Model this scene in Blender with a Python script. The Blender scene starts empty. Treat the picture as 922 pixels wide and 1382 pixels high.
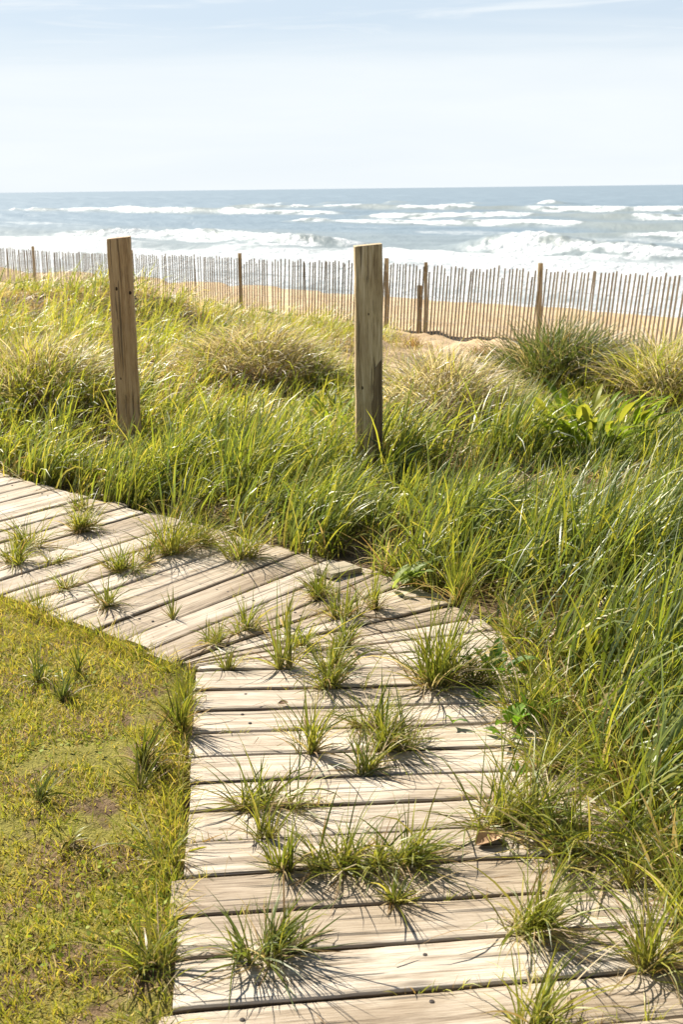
import bpy, math, random
import numpy as np
from mathutils import Matrix, Vector

rng = np.random.default_rng(7)
random.seed(7)
R = math.radians
scene = bpy.context.scene
col = scene.collection

# ------------------------------------------------------------------ camera
PW, PH, F = 922.0, 1382.0, 1600.0
CX, CY, CAMZ = PW / 2, PH / 2, 1.5
pitch = math.atan((CY - 254.5) / F)
roll = math.atan(11 / 922)
d0 = Vector((0, math.cos(pitch), -math.sin(pitch)))
u0 = Vector((0, math.sin(pitch), math.cos(pitch)))
r0 = Vector((1, 0, 0))
cr, sr = math.cos(roll), math.sin(roll)
rv = cr * r0 - sr * u0
uv = sr * r0 + cr * u0
CAM = Vector((0, 0, CAMZ))

def ground(px, py, z=0.0):
    """world point where the photograph's pixel meets the height z"""
    v = d0 + rv * ((px - CX) / F) + uv * ((CY - py) / F)
    t = (z - CAMZ) / v.z
    return CAM + v * t

cam = bpy.data.cameras.new('camera')
cam.sensor_fit = 'VERTICAL'
cam.sensor_height = 36.0
cam.sensor_width = 24.0
cam.lens = F / PH * 36.0
cam.clip_start = 0.05
cam.clip_end = 60000
cam.dof.use_dof = True
cam.dof.focus_distance = 4.0
cam.dof.aperture_fstop = 9.0
camo = bpy.data.objects.new('camera', cam)
camo.matrix_world = Matrix(((rv.x, uv.x, -d0.x, CAM.x), (rv.y, uv.y, -d0.y, CAM.y),
                            (rv.z, uv.z, -d0.z, CAM.z), (0, 0, 0, 1)))
col.objects.link(camo)
scene.camera = camo

# ------------------------------------------------------------------ light
SUN_EL, SUN_AZ = R(41), R(-44)          # azimuth from +Y, negative = left
sdir = Vector((math.sin(SUN_AZ) * math.cos(SUN_EL), math.cos(SUN_AZ) * math.cos(SUN_EL), math.sin(SUN_EL)))
sun = bpy.data.lights.new('sun', 'SUN')
sun.energy = 5.0
sun.angle = R(0.53)
sun.color = (1.0, 0.925, 0.80)
suno = bpy.data.objects.new('sun', sun)
suno.rotation_euler = (-sdir).to_track_quat('-Z', 'Y').to_euler()
suno.location = (0, 0, 30)
col.objects.link(suno)

scene.view_settings.view_transform = 'Standard'
scene.view_settings.look = 'None'
scene.view_settings.gamma = 1
scene.view_settings.use_curve_mapping = False
scene.view_settings.exposure = 1.12


class NT:
    """small helper round a node tree"""
    def __init__(self, tree):
        self.t = tree
        tree.nodes.clear()
    def n(self, kind, **kw):
        nd = self.t.nodes.new(kind)
        for k, v in kw.items():
            if k.startswith('i_'):
                nd.inputs[int(k[2:])].default_value = v
            elif k.startswith('s_'):
                nd.inputs[k[2:].replace('_', ' ')].default_value = v
            else:
                setattr(nd, k, v)
        return nd
    def l(self, a, b):
        self.t.links.new(a, b)
    def math(self, op, a, b=None, clamp=False):
        m = self.n('ShaderNodeMath', operation=op, use_clamp=clamp)
        for i, v in enumerate((a, b)):
            if v is None: continue
            if isinstance(v, (int, float)): m.inputs[i].default_value = v
            else: self.l(v, m.inputs[i])
        return m.outputs[0]
    def ramp(self, fac, stops):
        r = self.n('ShaderNodeValToRGB')
        e = r.color_ramp.elements
        e[0].position, e[0].color = stops[0][0], tuple(stops[0][1]) + (1,)
        e[1].position, e[1].color = stops[-1][0], tuple(stops[-1][1]) + (1,)
        for p, c in stops[1:-1]:
            x = e.new(p); x.color = tuple(c) + (1,)
        self.l(fac, r.inputs[0])
        return r.outputs[0]
    def mix(self, fac, a, b, mode='MIX'):
        m = self.n('ShaderNodeMix', data_type='RGBA', blend_type=mode)
        for i, v in ((0, fac), (6, a), (7, b)):
            if isinstance(v, (int, float)): m.inputs[i].default_value = v
            elif isinstance(v, tuple): m.inputs[i].default_value = v + (1,) if len(v) == 3 else v
            else: self.l(v, m.inputs[i])
        return m.outputs[2]
    def noise(self, vec, scale, detail=4, rough=0.55, dist=0.0):
        m = self.n('ShaderNodeTexNoise')
        m.inputs['Scale'].default_value = scale
        m.inputs['Detail'].default_value = detail
        m.inputs['Roughness'].default_value = rough
        m.inputs['Distortion'].default_value = dist
        if vec is not None: self.l(vec, m.inputs['Vector'])
        return m.outputs['Fac']
    def mapping(self, vec, scale=(1, 1, 1), loc=(0, 0, 0), rot=(0, 0, 0)):
        m = self.n('ShaderNodeMapping')
        m.inputs['Scale'].default_value = scale
        m.inputs['Location'].default_value = loc
        m.inputs['Rotation'].default_value = rot
        self.l(vec, m.inputs['Vector'])
        return m.outputs[0]


# sky
world = bpy.data.worlds.new('World')
scene.world = world
world.use_nodes = True
w = NT(world.node_tree)
sky = w.n('ShaderNodeTexSky', sky_type='NISHITA')
sky.sun_disc = False
sky.sun_elevation = SUN_EL
sky.sun_rotation = SUN_AZ
sky.altitude = 0
sky.air_density = 1.0
sky.dust_density = 0.6
sky.ozone_density = 1.2
tc = w.n('ShaderNodeTexCoord')
sep = w.n('ShaderNodeSeparateXYZ')
w.l(tc.outputs['Generated'], sep.inputs[0])
# thin cloud: streaky veil low over the sea, wisps above
m1 = w.mapping(tc.outputs['Generated'], (2.2, 2.2, 26.0), (3.1, 0.2, 0.7))
n1 = w.noise(m1, 1.6, 6, 0.55, 0.6)
m2 = w.mapping(tc.outputs['Generated'], (5.0, 5.0, 60.0), (0.4, 1.2, 0.1))
n2 = w.noise(m2, 1.3, 6, 0.6, 0.8)
low = w.n('ShaderNodeMapRange', interpolation_type='SMOOTHSTEP')
el = w.math('ADD', sep.outputs[2], w.math('MULTIPLY', w.math('SUBTRACT', n1, 0.5), 0.05))
w.l(el, low.inputs[0])
low.inputs[1].default_value = 0.070; low.inputs[2].default_value = 0.150
low.inputs[3].default_value = 0.93; low.inputs[4].default_value = 0.0
wisp = w.n('ShaderNodeMapRange', interpolation_type='SMOOTHSTEP')
w.l(n2, wisp.inputs[0])
wisp.inputs[1].default_value = 0.42; wisp.inputs[2].default_value = 0.75
wisp.inputs[3].default_value = 0.15; wisp.inputs[4].default_value = 0.8
hi = w.n('ShaderNodeMapRange', interpolation_type='SMOOTHSTEP')
w.l(sep.outputs[2], hi.inputs[0])
hi.inputs[1].default_value = 0.14; hi.inputs[2].default_value = 0.30
hi.inputs[3].default_value = 1.0; hi.inputs[4].default_value = 0.0
cl = w.math('MAXIMUM', low.outputs[0], w.math('MULTIPLY', wisp.outputs[0], hi.outputs[0]))
veil = w.mix(w.math('MULTIPLY', hi.outputs[0], 0.8), sky.outputs[0], (6.2, 7.35, 8.6))
m3 = w.mapping(tc.outputs['Generated'], (1.6, 1.6, 17.0), (7.7, 2.3, 0.35))
n3 = w.noise(m3, 1.5, 5, 0.55, 0.5)
cloudc = w.mix(n3, (7.7, 8.4, 9.0), (9.4, 9.75, 9.8))
skyc = w.mix(cl, veil, cloudc)
bg = w.n('ShaderNodeBackground')
bg.inputs['Strength'].default_value = 0.05
w.l(skyc, bg.inputs[0])
wo = w.n('ShaderNodeOutputWorld')
w.l(bg.outputs[0], wo.inputs[0])

# ------------------------------------------------------------------ materials
def new_mat(name):
    m = bpy.data.materials.new(name)
    m.use_nodes = True
    return m, NT(m.node_tree)

def finish(n, shader, disp=None):
    o = n.n('ShaderNodeOutputMaterial')
    n.l(shader, o.inputs[0])

def principled(n, color, rough=0.6, spec=0.4, normal=None):
    p = n.n('ShaderNodeBsdfPrincipled')
    if isinstance(color, tuple): p.inputs['Base Color'].default_value = color + (1,)
    else: n.l(color, p.inputs['Base Color'])
    if isinstance(rough, (int, float)): p.inputs['Roughness'].default_value = rough
    else: n.l(rough, p.inputs['Roughness'])
    p.inputs['Specular IOR Level'].default_value = spec
    if normal is not None: n.l(normal, p.inputs['Normal'])
    return p

def bump(n, h, strength, dist):
    b = n.n('ShaderNodeBump')
    b.inputs['Strength'].default_value = strength
    b.inputs['Distance'].default_value = dist
    n.l(h, b.inputs['Height'])
    return b.outputs[0]

def leaf_material(name, trans=0.42, rough=0.38, spec=0.55):
    m, n = new_mat(name)
    a = n.n('ShaderNodeAttribute', attribute_name='Col')
    p = principled(n, a.outputs['Color'], rough, spec)
    t = n.n('ShaderNodeBsdfTranslucent')
    tcol = n.mix(1.0, a.outputs['Color'], (1.35, 1.3, 0.75), 'MULTIPLY')
    n.l(tcol, t.inputs[0])
    mx = n.n('ShaderNodeMixShader')
    mx.inputs[0].default_value = trans
    n.l(p.outputs[0], mx.inputs[1]); n.l(t.outputs[0], mx.inputs[2])
    finish(n, mx.outputs[0])
    return m

M_GRASS = leaf_material('grass_blade', 0.42, 0.44, 0.75)
M_TUFT = leaf_material('tuft_blade', 0.38, 0.45, 0.45)
M_LAWN = leaf_material('lawn_blade', 0.40, 0.6, 0.2)
M_LEAF = leaf_material('broad_leaf', 0.5, 0.5, 0.25)

def wood_material(name, c_dark, c_mid, c_light, stain=0.5, axis=0, grain=1.0):
    m, n = new_mat(name)
    tc = n.n('ShaderNodeTexCoord')
    oi = n.n('ShaderNodeObjectInfo')
    off = n.n('ShaderNodeCombineXYZ')
    for i, k in enumerate((37.0, 91.0, 53.0)):
        n.l(n.math('MULTIPLY', oi.outputs['Random'], k), off.inputs[i])
    add = n.n('ShaderNodeVectorMath', operation='ADD')
    n.l(tc.outputs['Object'], add.inputs[0]); n.l(off.outputs[0], add.inputs[1])
    v = add.outputs[0]
    def st(a, b):
        s = [b, b, b]; s[axis] = a
        return tuple(s)
    warp = n.noise(n.mapping(v, st(0.9, 6)), 1.0, 2, 0.5)
    wv = n.n('ShaderNodeVectorMath', operation='ADD')
    wsc = n.n('ShaderNodeCombineXYZ')
    wo_ = n.math('MULTIPLY', n.math('SUBTRACT', warp, 0.5), 0.022)
    for i in range(3):
        if i != axis: n.l(wo_, wsc.inputs[i])
    n.l(v, wv.inputs[0]); n.l(wsc.outputs[0], wv.inputs[1])
    fine = n.noise(n.mapping(wv.outputs[0], st(9.0, 230)), 1.0, 5, 0.7)
    mid = n.noise(n.mapping(wv.outputs[0], st(1.0, 45)), 1.0, 4, 0.6)
    big = n.noise(n.mapping(v, st(1.8, 5)), 1.0, 4, 0.6)
    g = n.math('ADD', n.math('MULTIPLY', fine, 0.55), n.math('MULTIPLY', mid, 0.45))
    c = n.ramp(g, [(0.39, c_dark), (0.485, c_mid), (0.59, c_light)])
    # weather stains with a shape of their own, per board tone
    blot = n.ramp(big, [(0.38, (0.62, 0.56, 0.48)), (0.56, (1, 1, 1))])
    c = n.mix(stain, c, blot, 'MULTIPLY')
    tone = n.ramp(oi.outputs['Random'], [(0.0, (0.74, 0.69, 0.62)), (0.5, (1, 1, 1)), (1.0, (1.06, 1.05, 1.04))])
    c = n.mix(1.0, c, tone, 'MULTIPLY')
    # knots
    vor = n.n('ShaderNodeTexVoronoi', feature='F1')
    vor.inputs['Scale'].default_value = 1.0
    n.l(n.mapping(v, st(2.4, 9.0)), vor.inputs['Vector'])
    kn = n.n('ShaderNodeMapRange', interpolation_type='SMOOTHSTEP')
    n.l(vor.outputs['Distance'], kn.inputs[0])
    kn.inputs[1].default_value = 0.05; kn.inputs[2].default_value = 0.12
    kn.inputs[3].default_value = 0.65; kn.inputs[4].default_value = 0.0
    c = n.mix(kn.outputs[0], c, tuple(x * 0.35 for x in c_dark))
    # thin checks (cracks)
    ck = n.noise(n.mapping(wv.outputs[0], st(1.5, 90)), 1.0, 2, 0.4)
    crack = n.ramp(ck, [(0.33, (1, 1, 1)), (0.365, (0, 0, 0))])
    c = n.mix(n.math('MULTIPLY', crack, 0.75), c, tuple(x * 0.25 for x in c_dark))
    h = n.math('SUBTRACT', g, n.math('MULTIPLY', crack, 0.6))
    nb = bump(n, h, 0.65 * grain, 0.006)
    p = principled(n, c, 0.6, 0.4, nb)
    finish(n, p.outputs[0])
    return m

M_BOARD = wood_material('weathered_board', (0.25, 0.195, 0.135), (0.465, 0.395, 0.305), (0.64, 0.57, 0.47), 0.8)
M_EDGE_SHADE = wood_material('gap_shade_board_edge', (0.07, 0.05, 0.03), (0.13, 0.10, 0.065), (0.2, 0.16, 0.11), 0.5)  # board sides coloured dark, painting in the shade of the gaps
M_BOARD_OLD = wood_material('algae_stained_board', (0.26, 0.23, 0.15), (0.42, 0.38, 0.28), (0.58, 0.52, 0.41), 0.5)
M_POST = wood_material('timber_post', (0.36, 0.22, 0.105), (0.64, 0.43, 0.225), (0.74, 0.54, 0.32), 0.5, axis=2)
M_POST2 = wood_material('grey_timber_post', (0.23, 0.165, 0.08), (0.50, 0.375, 0.20), (0.64, 0.52, 0.33), 0.8, axis=2)
M_STRING = wood_material('stringer_wood', (0.12, 0.09, 0.06), (0.2, 0.155, 0.105), (0.26, 0.2, 0.14), 0.6)
M_PICKET = wood_material('fence_picket', (0.14, 0.11, 0.07), (0.225, 0.18, 0.12), (0.30, 0.245, 0.17), 0.5, axis=2)

def plain(name, c, rough=0.5, spec=0.4, metal=0.0):
    m, n = new_mat(name)
    tc = n.n('ShaderNodeTexCoord')
    f = n.noise(tc.outputs['Object'], 40, 3)
    cc = n.ramp(f, [(0.3, tuple(x * 0.7 for x in c)), (0.7, tuple(min(1, x * 1.2) for x in c))])
    p = principled(n, cc, rough, spec)
    p.inputs['Metallic'].default_value = metal
    finish(n, p.outputs[0])
    return m
M_NAIL = plain('rusted_nail', (0.035, 0.025, 0.02), 0.7)
M_WIRE = plain('galvanised_wire', (0.22, 0.21, 0.2), 0.6, 0.3, 0.0)

def ground_material():
    m, n = new_mat('sand_and_soil')
    tc = n.n('ShaderNodeTexCoord')
    P = tc.outputs['Object']
    a = n.n('ShaderNodeAttribute', attribute_name='Zone')     # r lawn soil, g thatch
    sp = n.n('ShaderNodeSeparateColor')
    n.l(a.outputs['Color'], sp.inputs[0])
    n1 = n.noise(P, 1.3, 5, 0.6)
    n2 = n.noise(P, 14, 5, 0.65)
    n3 = n.noise(P, 160, 3, 0.6)
    sand = n.ramp(n.math('ADD', n.math('MULTIPLY', n1, 0.5), n.math('MULTIPLY', n2, 0.5)),
                  [(0.34, (0.50, 0.355, 0.20)), (0.5, (0.60, 0.45, 0.28)), (0.66, (0.68, 0.54, 0.37))])
    sand = n.mix(0.25, sand, n.ramp(n3, [(0.3, (0.55, 0.5, 0.45)), (0.6, (1, 1, 1))]), 'MULTIPLY')
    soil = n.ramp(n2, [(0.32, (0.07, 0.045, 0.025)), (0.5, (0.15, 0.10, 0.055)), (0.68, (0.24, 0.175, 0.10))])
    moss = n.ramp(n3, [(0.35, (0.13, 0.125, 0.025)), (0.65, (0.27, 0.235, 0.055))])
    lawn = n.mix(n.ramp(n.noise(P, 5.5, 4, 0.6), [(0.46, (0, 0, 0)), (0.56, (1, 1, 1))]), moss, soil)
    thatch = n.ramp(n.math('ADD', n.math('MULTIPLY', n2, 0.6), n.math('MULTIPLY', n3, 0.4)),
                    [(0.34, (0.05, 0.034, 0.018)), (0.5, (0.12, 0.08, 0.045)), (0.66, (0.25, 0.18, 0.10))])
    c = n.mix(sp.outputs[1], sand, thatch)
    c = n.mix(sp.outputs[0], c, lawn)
    c = n.mix(sp.outputs[2], c, n.mix(0.5, sand, (0.26, 0.17, 0.085)))     # wet sand by the water
    foot = n.noise(P, 3.2, 3, 0.5)
    h = n.math('ADD', n.math('MULTIPLY', n2, 0.5), n.math('ADD', n.math('MULTIPLY', n3, 0.15), foot))
    p = principled(n, c, 0.95, 0.15, bump(n, h, 0.8, 0.06))
    finish(n, p.outputs[0])
    return m
M_GROUND = ground_material()

def sea_material():
    m, n = new_mat('sea_water')
    tc = n.n('ShaderNodeTexCoord')
    P = tc.outputs['Object']
    a = n.n('ShaderNodeAttribute', attribute_name='Foam')      # r foam, g murk
    sp = n.n('ShaderNodeSeparateColor')
    n.l(a.outputs['Color'], sp.inputs[0])
    rot = R(-47)
    Pm = n.mapping(P, (0.55, 0.16, 0.5), rot=(0, 0, R(43)))
    lace = n.noise(Pm, 1.1, 7, 0.68, 0.5)
    lace2 = n.noise(P, 0.9, 6, 0.7, 0.8)
    lc = n.math('ADD', n.math('MULTIPLY', lace, 0.6), n.math('MULTIPLY', lace2, 0.4))
    thr = n.math('SUBTRACT', n.math('MULTIPLY', sp.outputs[0], 1.15), n.math('SUBTRACT', 0.90, 0.0))
    ff = n.math('ADD', thr, lc)
    fm = n.n('ShaderNodeMapRange', interpolation_type='SMOOTHSTEP')
    n.l(ff, fm.inputs[0])
    fm.inputs[1].default_value = 0.0; fm.inputs[2].default_value = 0.48
    water = n.mix(sp.outputs[1], (0.19, 0.25, 0.29), (0.28, 0.30, 0.265))
    # wind ripples
    r1 = n.noise(n.mapping(P, (0.9, 0.35, 0.6), rot=(0, 0, R(43))), 1.2, 6, 0.68)
    r2 = n.noise(n.mapping(P, (0.12, 0.05, 0.1), rot=(0, 0, R(38))), 1.0, 5, 0.6)
    h = n.math('ADD', n.math('MULTIPLY', r1, 0.35), n.math('MULTIPLY', r2, 1.6))
    nb = bump(n, h, 0.5, 0.6)
    pw = principled(n, water, 0.34, 0.5, nb)
    pw.inputs['IOR'].default_value = 1.333
    fh = n.noise(P, 2.2, 6, 0.65)
    fc = n.ramp(fh, [(0.3, (0.50, 0.56, 0.59)), (0.6, (0.70, 0.73, 0.74))])
    pf = principled(n, fc, 0.9, 0.1, bump(n, fh, 0.9, 0.5))
    mx = n.n('ShaderNodeMixShader')
    n.l(fm.outputs[0], mx.inputs[0])
    n.l(pw.outputs[0], mx.inputs[1]); n.l(pf.outputs[0], mx.inputs[2])
    finish(n, mx.outputs[0])
    return m
M_SEA = sea_material()

# ------------------------------------------------------------------ mesh helpers
def np_mesh(name, V, Q, mat, attr=None, cols=None, smooth=True, parent=None, loc=None):
    """V (n,3), Q (m,4) quads -> one linked mesh object"""
    V = np.asarray(V, dtype=np.float32); Q = np.asarray(Q, dtype=np.int32)
    me = bpy.data.meshes.new(name)
    me.vertices.add(len(V)); me.vertices.foreach_set('co', V.ravel())
    me.loops.add(Q.size); me.loops.foreach_set('vertex_index', Q.ravel())
    me.polygons.add(len(Q))
    me.polygons.foreach_set('loop_start', np.arange(0, Q.size, 4, dtype=np.int32))
    me.polygons.foreach_set('loop_total', np.full(len(Q), 4, dtype=np.int32))
    me.update(calc_edges=True)
    if smooth: me.polygons.foreach_set('use_smooth', np.ones(len(Q), dtype=bool))
    if cols is not None:
        at = me.color_attributes.new(attr, 'FLOAT_COLOR', 'POINT')
        c4 = np.ones((len(V), 4), dtype=np.float32); c4[:, :cols.shape[1]] = cols
        at.data.foreach_set('color', c4.ravel())
    me.materials.append(mat)
    o = bpy.data.objects.new(name, me)
    col.objects.link(o)
    if parent: o.parent = parent
    if loc is not None: o.location = loc
    return o

def py_mesh(name, V, Fc, mat, parent=None, smooth=False):
    me = bpy.data.meshes.new(name)
    me.from_pydata([tuple(v) for v in V], [], Fc)
    me.update()
    if smooth:
        for p in me.polygons: p.use_smooth = True
    me.materials.append(mat)
    o = bpy.data.objects.new(name, me)
    col.objects.link(o)
    if parent: o.parent = parent
    return o

def tag(o, label=None, cat=None, group=None, kind=None):
    if label: o['label'] = label
    if cat: o['category'] = cat
    if group: o['group'] = group
    if kind: o['kind'] = kind
    return o

def empty(name, loc):
    o = bpy.data.objects.new(name, None)
    o.empty_display_size = 0.2
    o.location = loc
    col.objects.link(o)
    return o

def _hash(ix, iy, seed):
    h = (ix.astype(np.int64) * 374761393 + iy.astype(np.int64) * 668265263 + seed * 1442695041) & 0x7fffffff
    h = ((h ^ (h >> 13)) * 1274126177) & 0x7fffffff
    h = h ^ (h >> 16)
    return (h & 0xffffff) / float(0xffffff)

def vnoise(x, y, seed=0):
    ix = np.floor(x); iy = np.floor(y); fx = x - ix; fy = y - iy
    fx = fx * fx * (3 - 2 * fx); fy = fy * fy * (3 - 2 * fy)
    a = _hash(ix, iy, seed); b = _hash(ix + 1, iy, seed); c = _hash(ix, iy + 1, seed); d = _hash(ix + 1, iy + 1, seed)
    return (a * (1 - fx) + b * fx) * (1 - fy) + (c * (1 - fx) + d * fx) * fy

def fbm(x, y, seed=0, oct=4, gain=0.5):
    s = 0; amp = 1; tot = 0
    for i in range(oct):
        s = s + amp * vnoise(x * 2 ** i + 17.3 * i, y * 2 ** i - 9.1 * i, seed + i); tot += amp; amp *= gain
    return s / tot

def sstep(a, b, x):
    t = np.clip((x - a) / (b - a), 0, 1)
    return t * t * (3 - 2 * t)

# ------------------------------------------------------------------ the plan
SN = np.array((0.73, 0.683)); ST = np.array((-0.683, 0.73))     # seaward / along the shore
def s_of(x, y): return x * SN[0] + y * SN[1]
def t_of(x, y): return x * ST[0] + y * ST[1]

PIV = np.array((-0.49, 3.60))
UA = np.array((0.089, -1.0)); UA /= np.linalg.norm(UA)          # down the straight run
UB = np.array((math.cos(R(138)), math.sin(R(138))))             # up the angled run
WID = 1.15

seams = []      # (inner point, outer point) in order from the near end to the far end
NA, NB, NF = 25, 34, 7
for i in range(NA, -1, -1):
    a = R(min(7.0, 1.0 + 0.48 * i) + random.uniform(-0.15, 0.15))
    p = PIV + UA * (0.150 * i + 0.03)
    seams.append((p, p + 1.05 * np.array((math.cos(a), math.sin(a)))))
nfan0 = len(seams)
for k in range(1, NF):
    a = R(1.0 + (52.0 - 1.0) * k / NF + random.uniform(-0.6, 0.6))
    p = PIV + np.array((math.cos(a), math.sin(a))) * 0.015 + UB * 0.012 * k
    seams.append((p, p + (1.06 + 0.07 * k / NF) * np.array((math.cos(a), math.sin(a)))))
for i in range(0, NB):
    a = R(52.0 + random.uniform(-0.4, 0.4))
    p = PIV + UB * (0.148 * i + 0.085)
    seams.append((p, p + WID * np.array((math.cos(a), math.sin(a)))))
POLY = [s[0] for s in seams] + [s[1] for s in reversed(seams)]

def in_poly(x, y, poly):
    r = np.zeros(x.shape, bool)
    n = len(poly)
    for i in range(n):
        x0, y0 = poly[i]; x1, y1 = poly[(i + 1) % n]
        if y0 == y1: continue
        c = ((y0 > y) != (y1 > y)) & (x < (x1 - x0) * (y - y0) / (y1 - y0) + x0)
        r ^= c
    return r

def dist_line(x, y, pts):
    d = np.full(x.shape, 1e9)
    for (a, b) in zip(pts[:-1], pts[1:]):
        ax, ay = a; bx, by = b
        l2 = (bx - ax) ** 2 + (by - ay) ** 2 + 1e-12
        t = np.clip(((x - ax) * (bx - ax) + (y - ay) * (by - ay)) / l2, 0, 1)
        d = np.minimum(d, np.hypot(x - ax - t * (bx - ax), y - ay - t * (by - ay)))
    return d

INNER = [seams[0][0], PIV, seams[-1][0]]
OUTER = [s[1] for s in seams[::3]] + [seams[-1][1]]
LAWN_POLY = [PIV + UA * 8, PIV, PIV + UB * 12, np.array((-30, 14)), np.array((-30, -6))]
def on_lawn(x, y): return in_poly(x, y, LAWN_POLY)
def on_walk(x, y): return in_poly(x, y, POLY)

def at_depth(px, py, dep):
    return CAM + (d0 + rv * ((px - CX) / F) + uv * ((CY - py) / F)) * dep
HUMPS = []
for px_, py_, dp_, r_, h_ in ((748, 505, 10.2, 0.75, 0.32), (352, 505, 9.6, 0.8, 0.32), (600, 530, 8.4, 0.7, 0.22), (55, 555, 8.2, 0.8, 0.22), (905, 505, 9.4, 0.9, 0.40), (800, 600, 7.3, 0.6, 0.04),
                              (640, 500, 9.2, 0.7, 0.12), (60, 480, 11.0, 1.4, 0.2), (250, 430, 17.0, 2.6, 0.36), (60, 420, 18.0, 2.6, 0.26), (-60, 420, 20.0, 3.5, 0.26), (150, 410, 24.0, 3.0, 0.22), (860, 620, 6.0, 0.8, 0.12)):
    q_ = at_depth(px_, py_, dp_)
    HUMPS.append((q_.x, q_.y, r_, h_))
def ground_z(x, y):
    s = s_of(x, y)
    z = -1.22 * sstep(4.2, 15.5, s) ** 0.85
    und = (fbm(x * 0.35, y * 0.35, 5, 3) - 0.5) * 0.75 * sstep(4.5, 8, s) * (1 - sstep(13, 17, s))
    z = z + und
    for hx, hy, hr, hh in HUMPS: z = z + hh * np.exp(-((x - hx) ** 2 + (y - hy) ** 2) / hr ** 2)
    z = z + (fbm(x * 1.7, y * 1.7, 11, 3) - 0.5) * 0.09 * sstep(3.6, 5, s)
    z = z + ((fbm(x * 1.3, y * 1.3, 41, 4) - 0.5) * 0.22 + (fbm(x * 4.2, y * 4.2, 42, 2) - 0.5) * 0.09) * sstep(7.5, 9, s) * (1 - sstep(17, 20, s))
    # berm lip, then the beach face down under the water
    lip = 22.0 + (fbm(x * 0.12, y * 0.12, 31, 3) - 0.5) * 5.0
    z = z + 0.12 * np.exp(-((s - lip + 0.8) / 1.1) ** 2)
    z = z - 0.30 * sstep(lip, lip + 0.6, s) - 2.2 * sstep(lip + 0.2, lip + 11, s) - 4 * sstep(lip + 10, lip + 40, s)
    return z

def near_z(x, y):
    """ground incl. the bed under the boards and the soft edge of the lawn"""
    z = ground_z(x, y)
    wk = on_walk(x, y)
    lw = on_lawn(x, y)
    z = np.where(wk, np.minimum(z, -0.085), z)
    z = np.where(lw, z - 0.012 + (fbm(x * 3, y * 3, 8, 3) - 0.5) * 0.03, z)
    z = np.where(~wk & ~lw, z - 0.035, z)
    return z

# ------------------------------------------------------------------ ground sheet
def axis(fine0, fine1, step, far0, far1):
    a = list(np.arange(fine0, fine1, step))
    lo, s = [], step
    x = fine0
    while x > far0:
        s *= 1.22; x -= s; lo.append(x)
    hi, s = [], step
    x = a[-1]
    while x < far1:
        s *= 1.22; x += s; hi.append(x)
    return np.array(lo[::-1] + a + hi)

gx = axis(-9, 8, 0.08, -420, 420); gy = axis(0.6, 26, 0.08, -60, 420)
X, Y = np.meshgrid(gx, gy)
Z = near_z(X, Y)
s_ = s_of(X, Y); t_ = t_of(X, Y)
lawn_m = on_lawn(X, Y).astype(float)
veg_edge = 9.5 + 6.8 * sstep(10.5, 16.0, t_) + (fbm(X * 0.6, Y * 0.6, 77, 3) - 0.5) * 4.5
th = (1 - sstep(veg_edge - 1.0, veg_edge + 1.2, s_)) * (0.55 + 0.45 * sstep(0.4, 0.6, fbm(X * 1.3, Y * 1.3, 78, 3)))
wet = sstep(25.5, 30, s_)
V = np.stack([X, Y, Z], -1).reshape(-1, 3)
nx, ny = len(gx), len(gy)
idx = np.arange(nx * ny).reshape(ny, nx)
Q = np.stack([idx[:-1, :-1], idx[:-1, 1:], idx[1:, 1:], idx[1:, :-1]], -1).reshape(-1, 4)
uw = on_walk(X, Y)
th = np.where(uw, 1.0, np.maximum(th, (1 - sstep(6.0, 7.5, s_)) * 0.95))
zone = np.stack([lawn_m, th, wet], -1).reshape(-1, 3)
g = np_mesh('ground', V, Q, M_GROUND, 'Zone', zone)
tag(g, kind='structure')

# ------------------------------------------------------------------ sea
SEA_Z = -3.5
ang = np.concatenate([np.linspace(-75, -24, 60)[:-1], np.linspace(-24, 24, 620), np.linspace(24, 75, 60)[1:]])
rad = np.concatenate([np.geomspace(26, 340, 820)[:-1], np.geomspace(340, 30000, 90)])
A_, R_ = np.meshgrid(np.radians(ang), rad)
X = np.sin(A_) * R_; Y = np.cos(A_) * R_
s = s_of(X, Y); t = t_of(X, Y)
eta = np.zeros_like(X); foam = np.zeros_like(X); murk = np.zeros_like(X)
fade = 1 - sstep(1200, 4000, R_)
for lam, am, da, ph in ((31, .30, 4, 0.3), (19, .18, -9, 1.9), (11, .11, 14, 4.0), (6.3, .06, -18, 2.2), (3.7, .032, 25, 0.8), (2.2, .018, -30, 3.0)):
    k = 2 * math.pi / lam
    dx = SN[0] * math.cos(R(da)) - SN[1] * math.sin(R(da)); dy = SN[0] * math.sin(R(da)) + SN[1] * math.cos(R(da))
    ph_ = k * (X * dx + Y * dy) + ph + 2.0 * fbm(X / (lam * 2.5), Y / (lam * 2.5), int(lam), 2)
    res = 1 - sstep(lam * 60, lam * 140, R_)
    eta += am * (np.sin(ph_) + 0.25 * np.sin(2 * ph_)) * (0.5 + fbm(X / (lam * 3), Y / (lam * 3), 60 + int(lam), 2)) * res
eta *= sstep(30, 60, s) * 0.75 + 0.12
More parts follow.
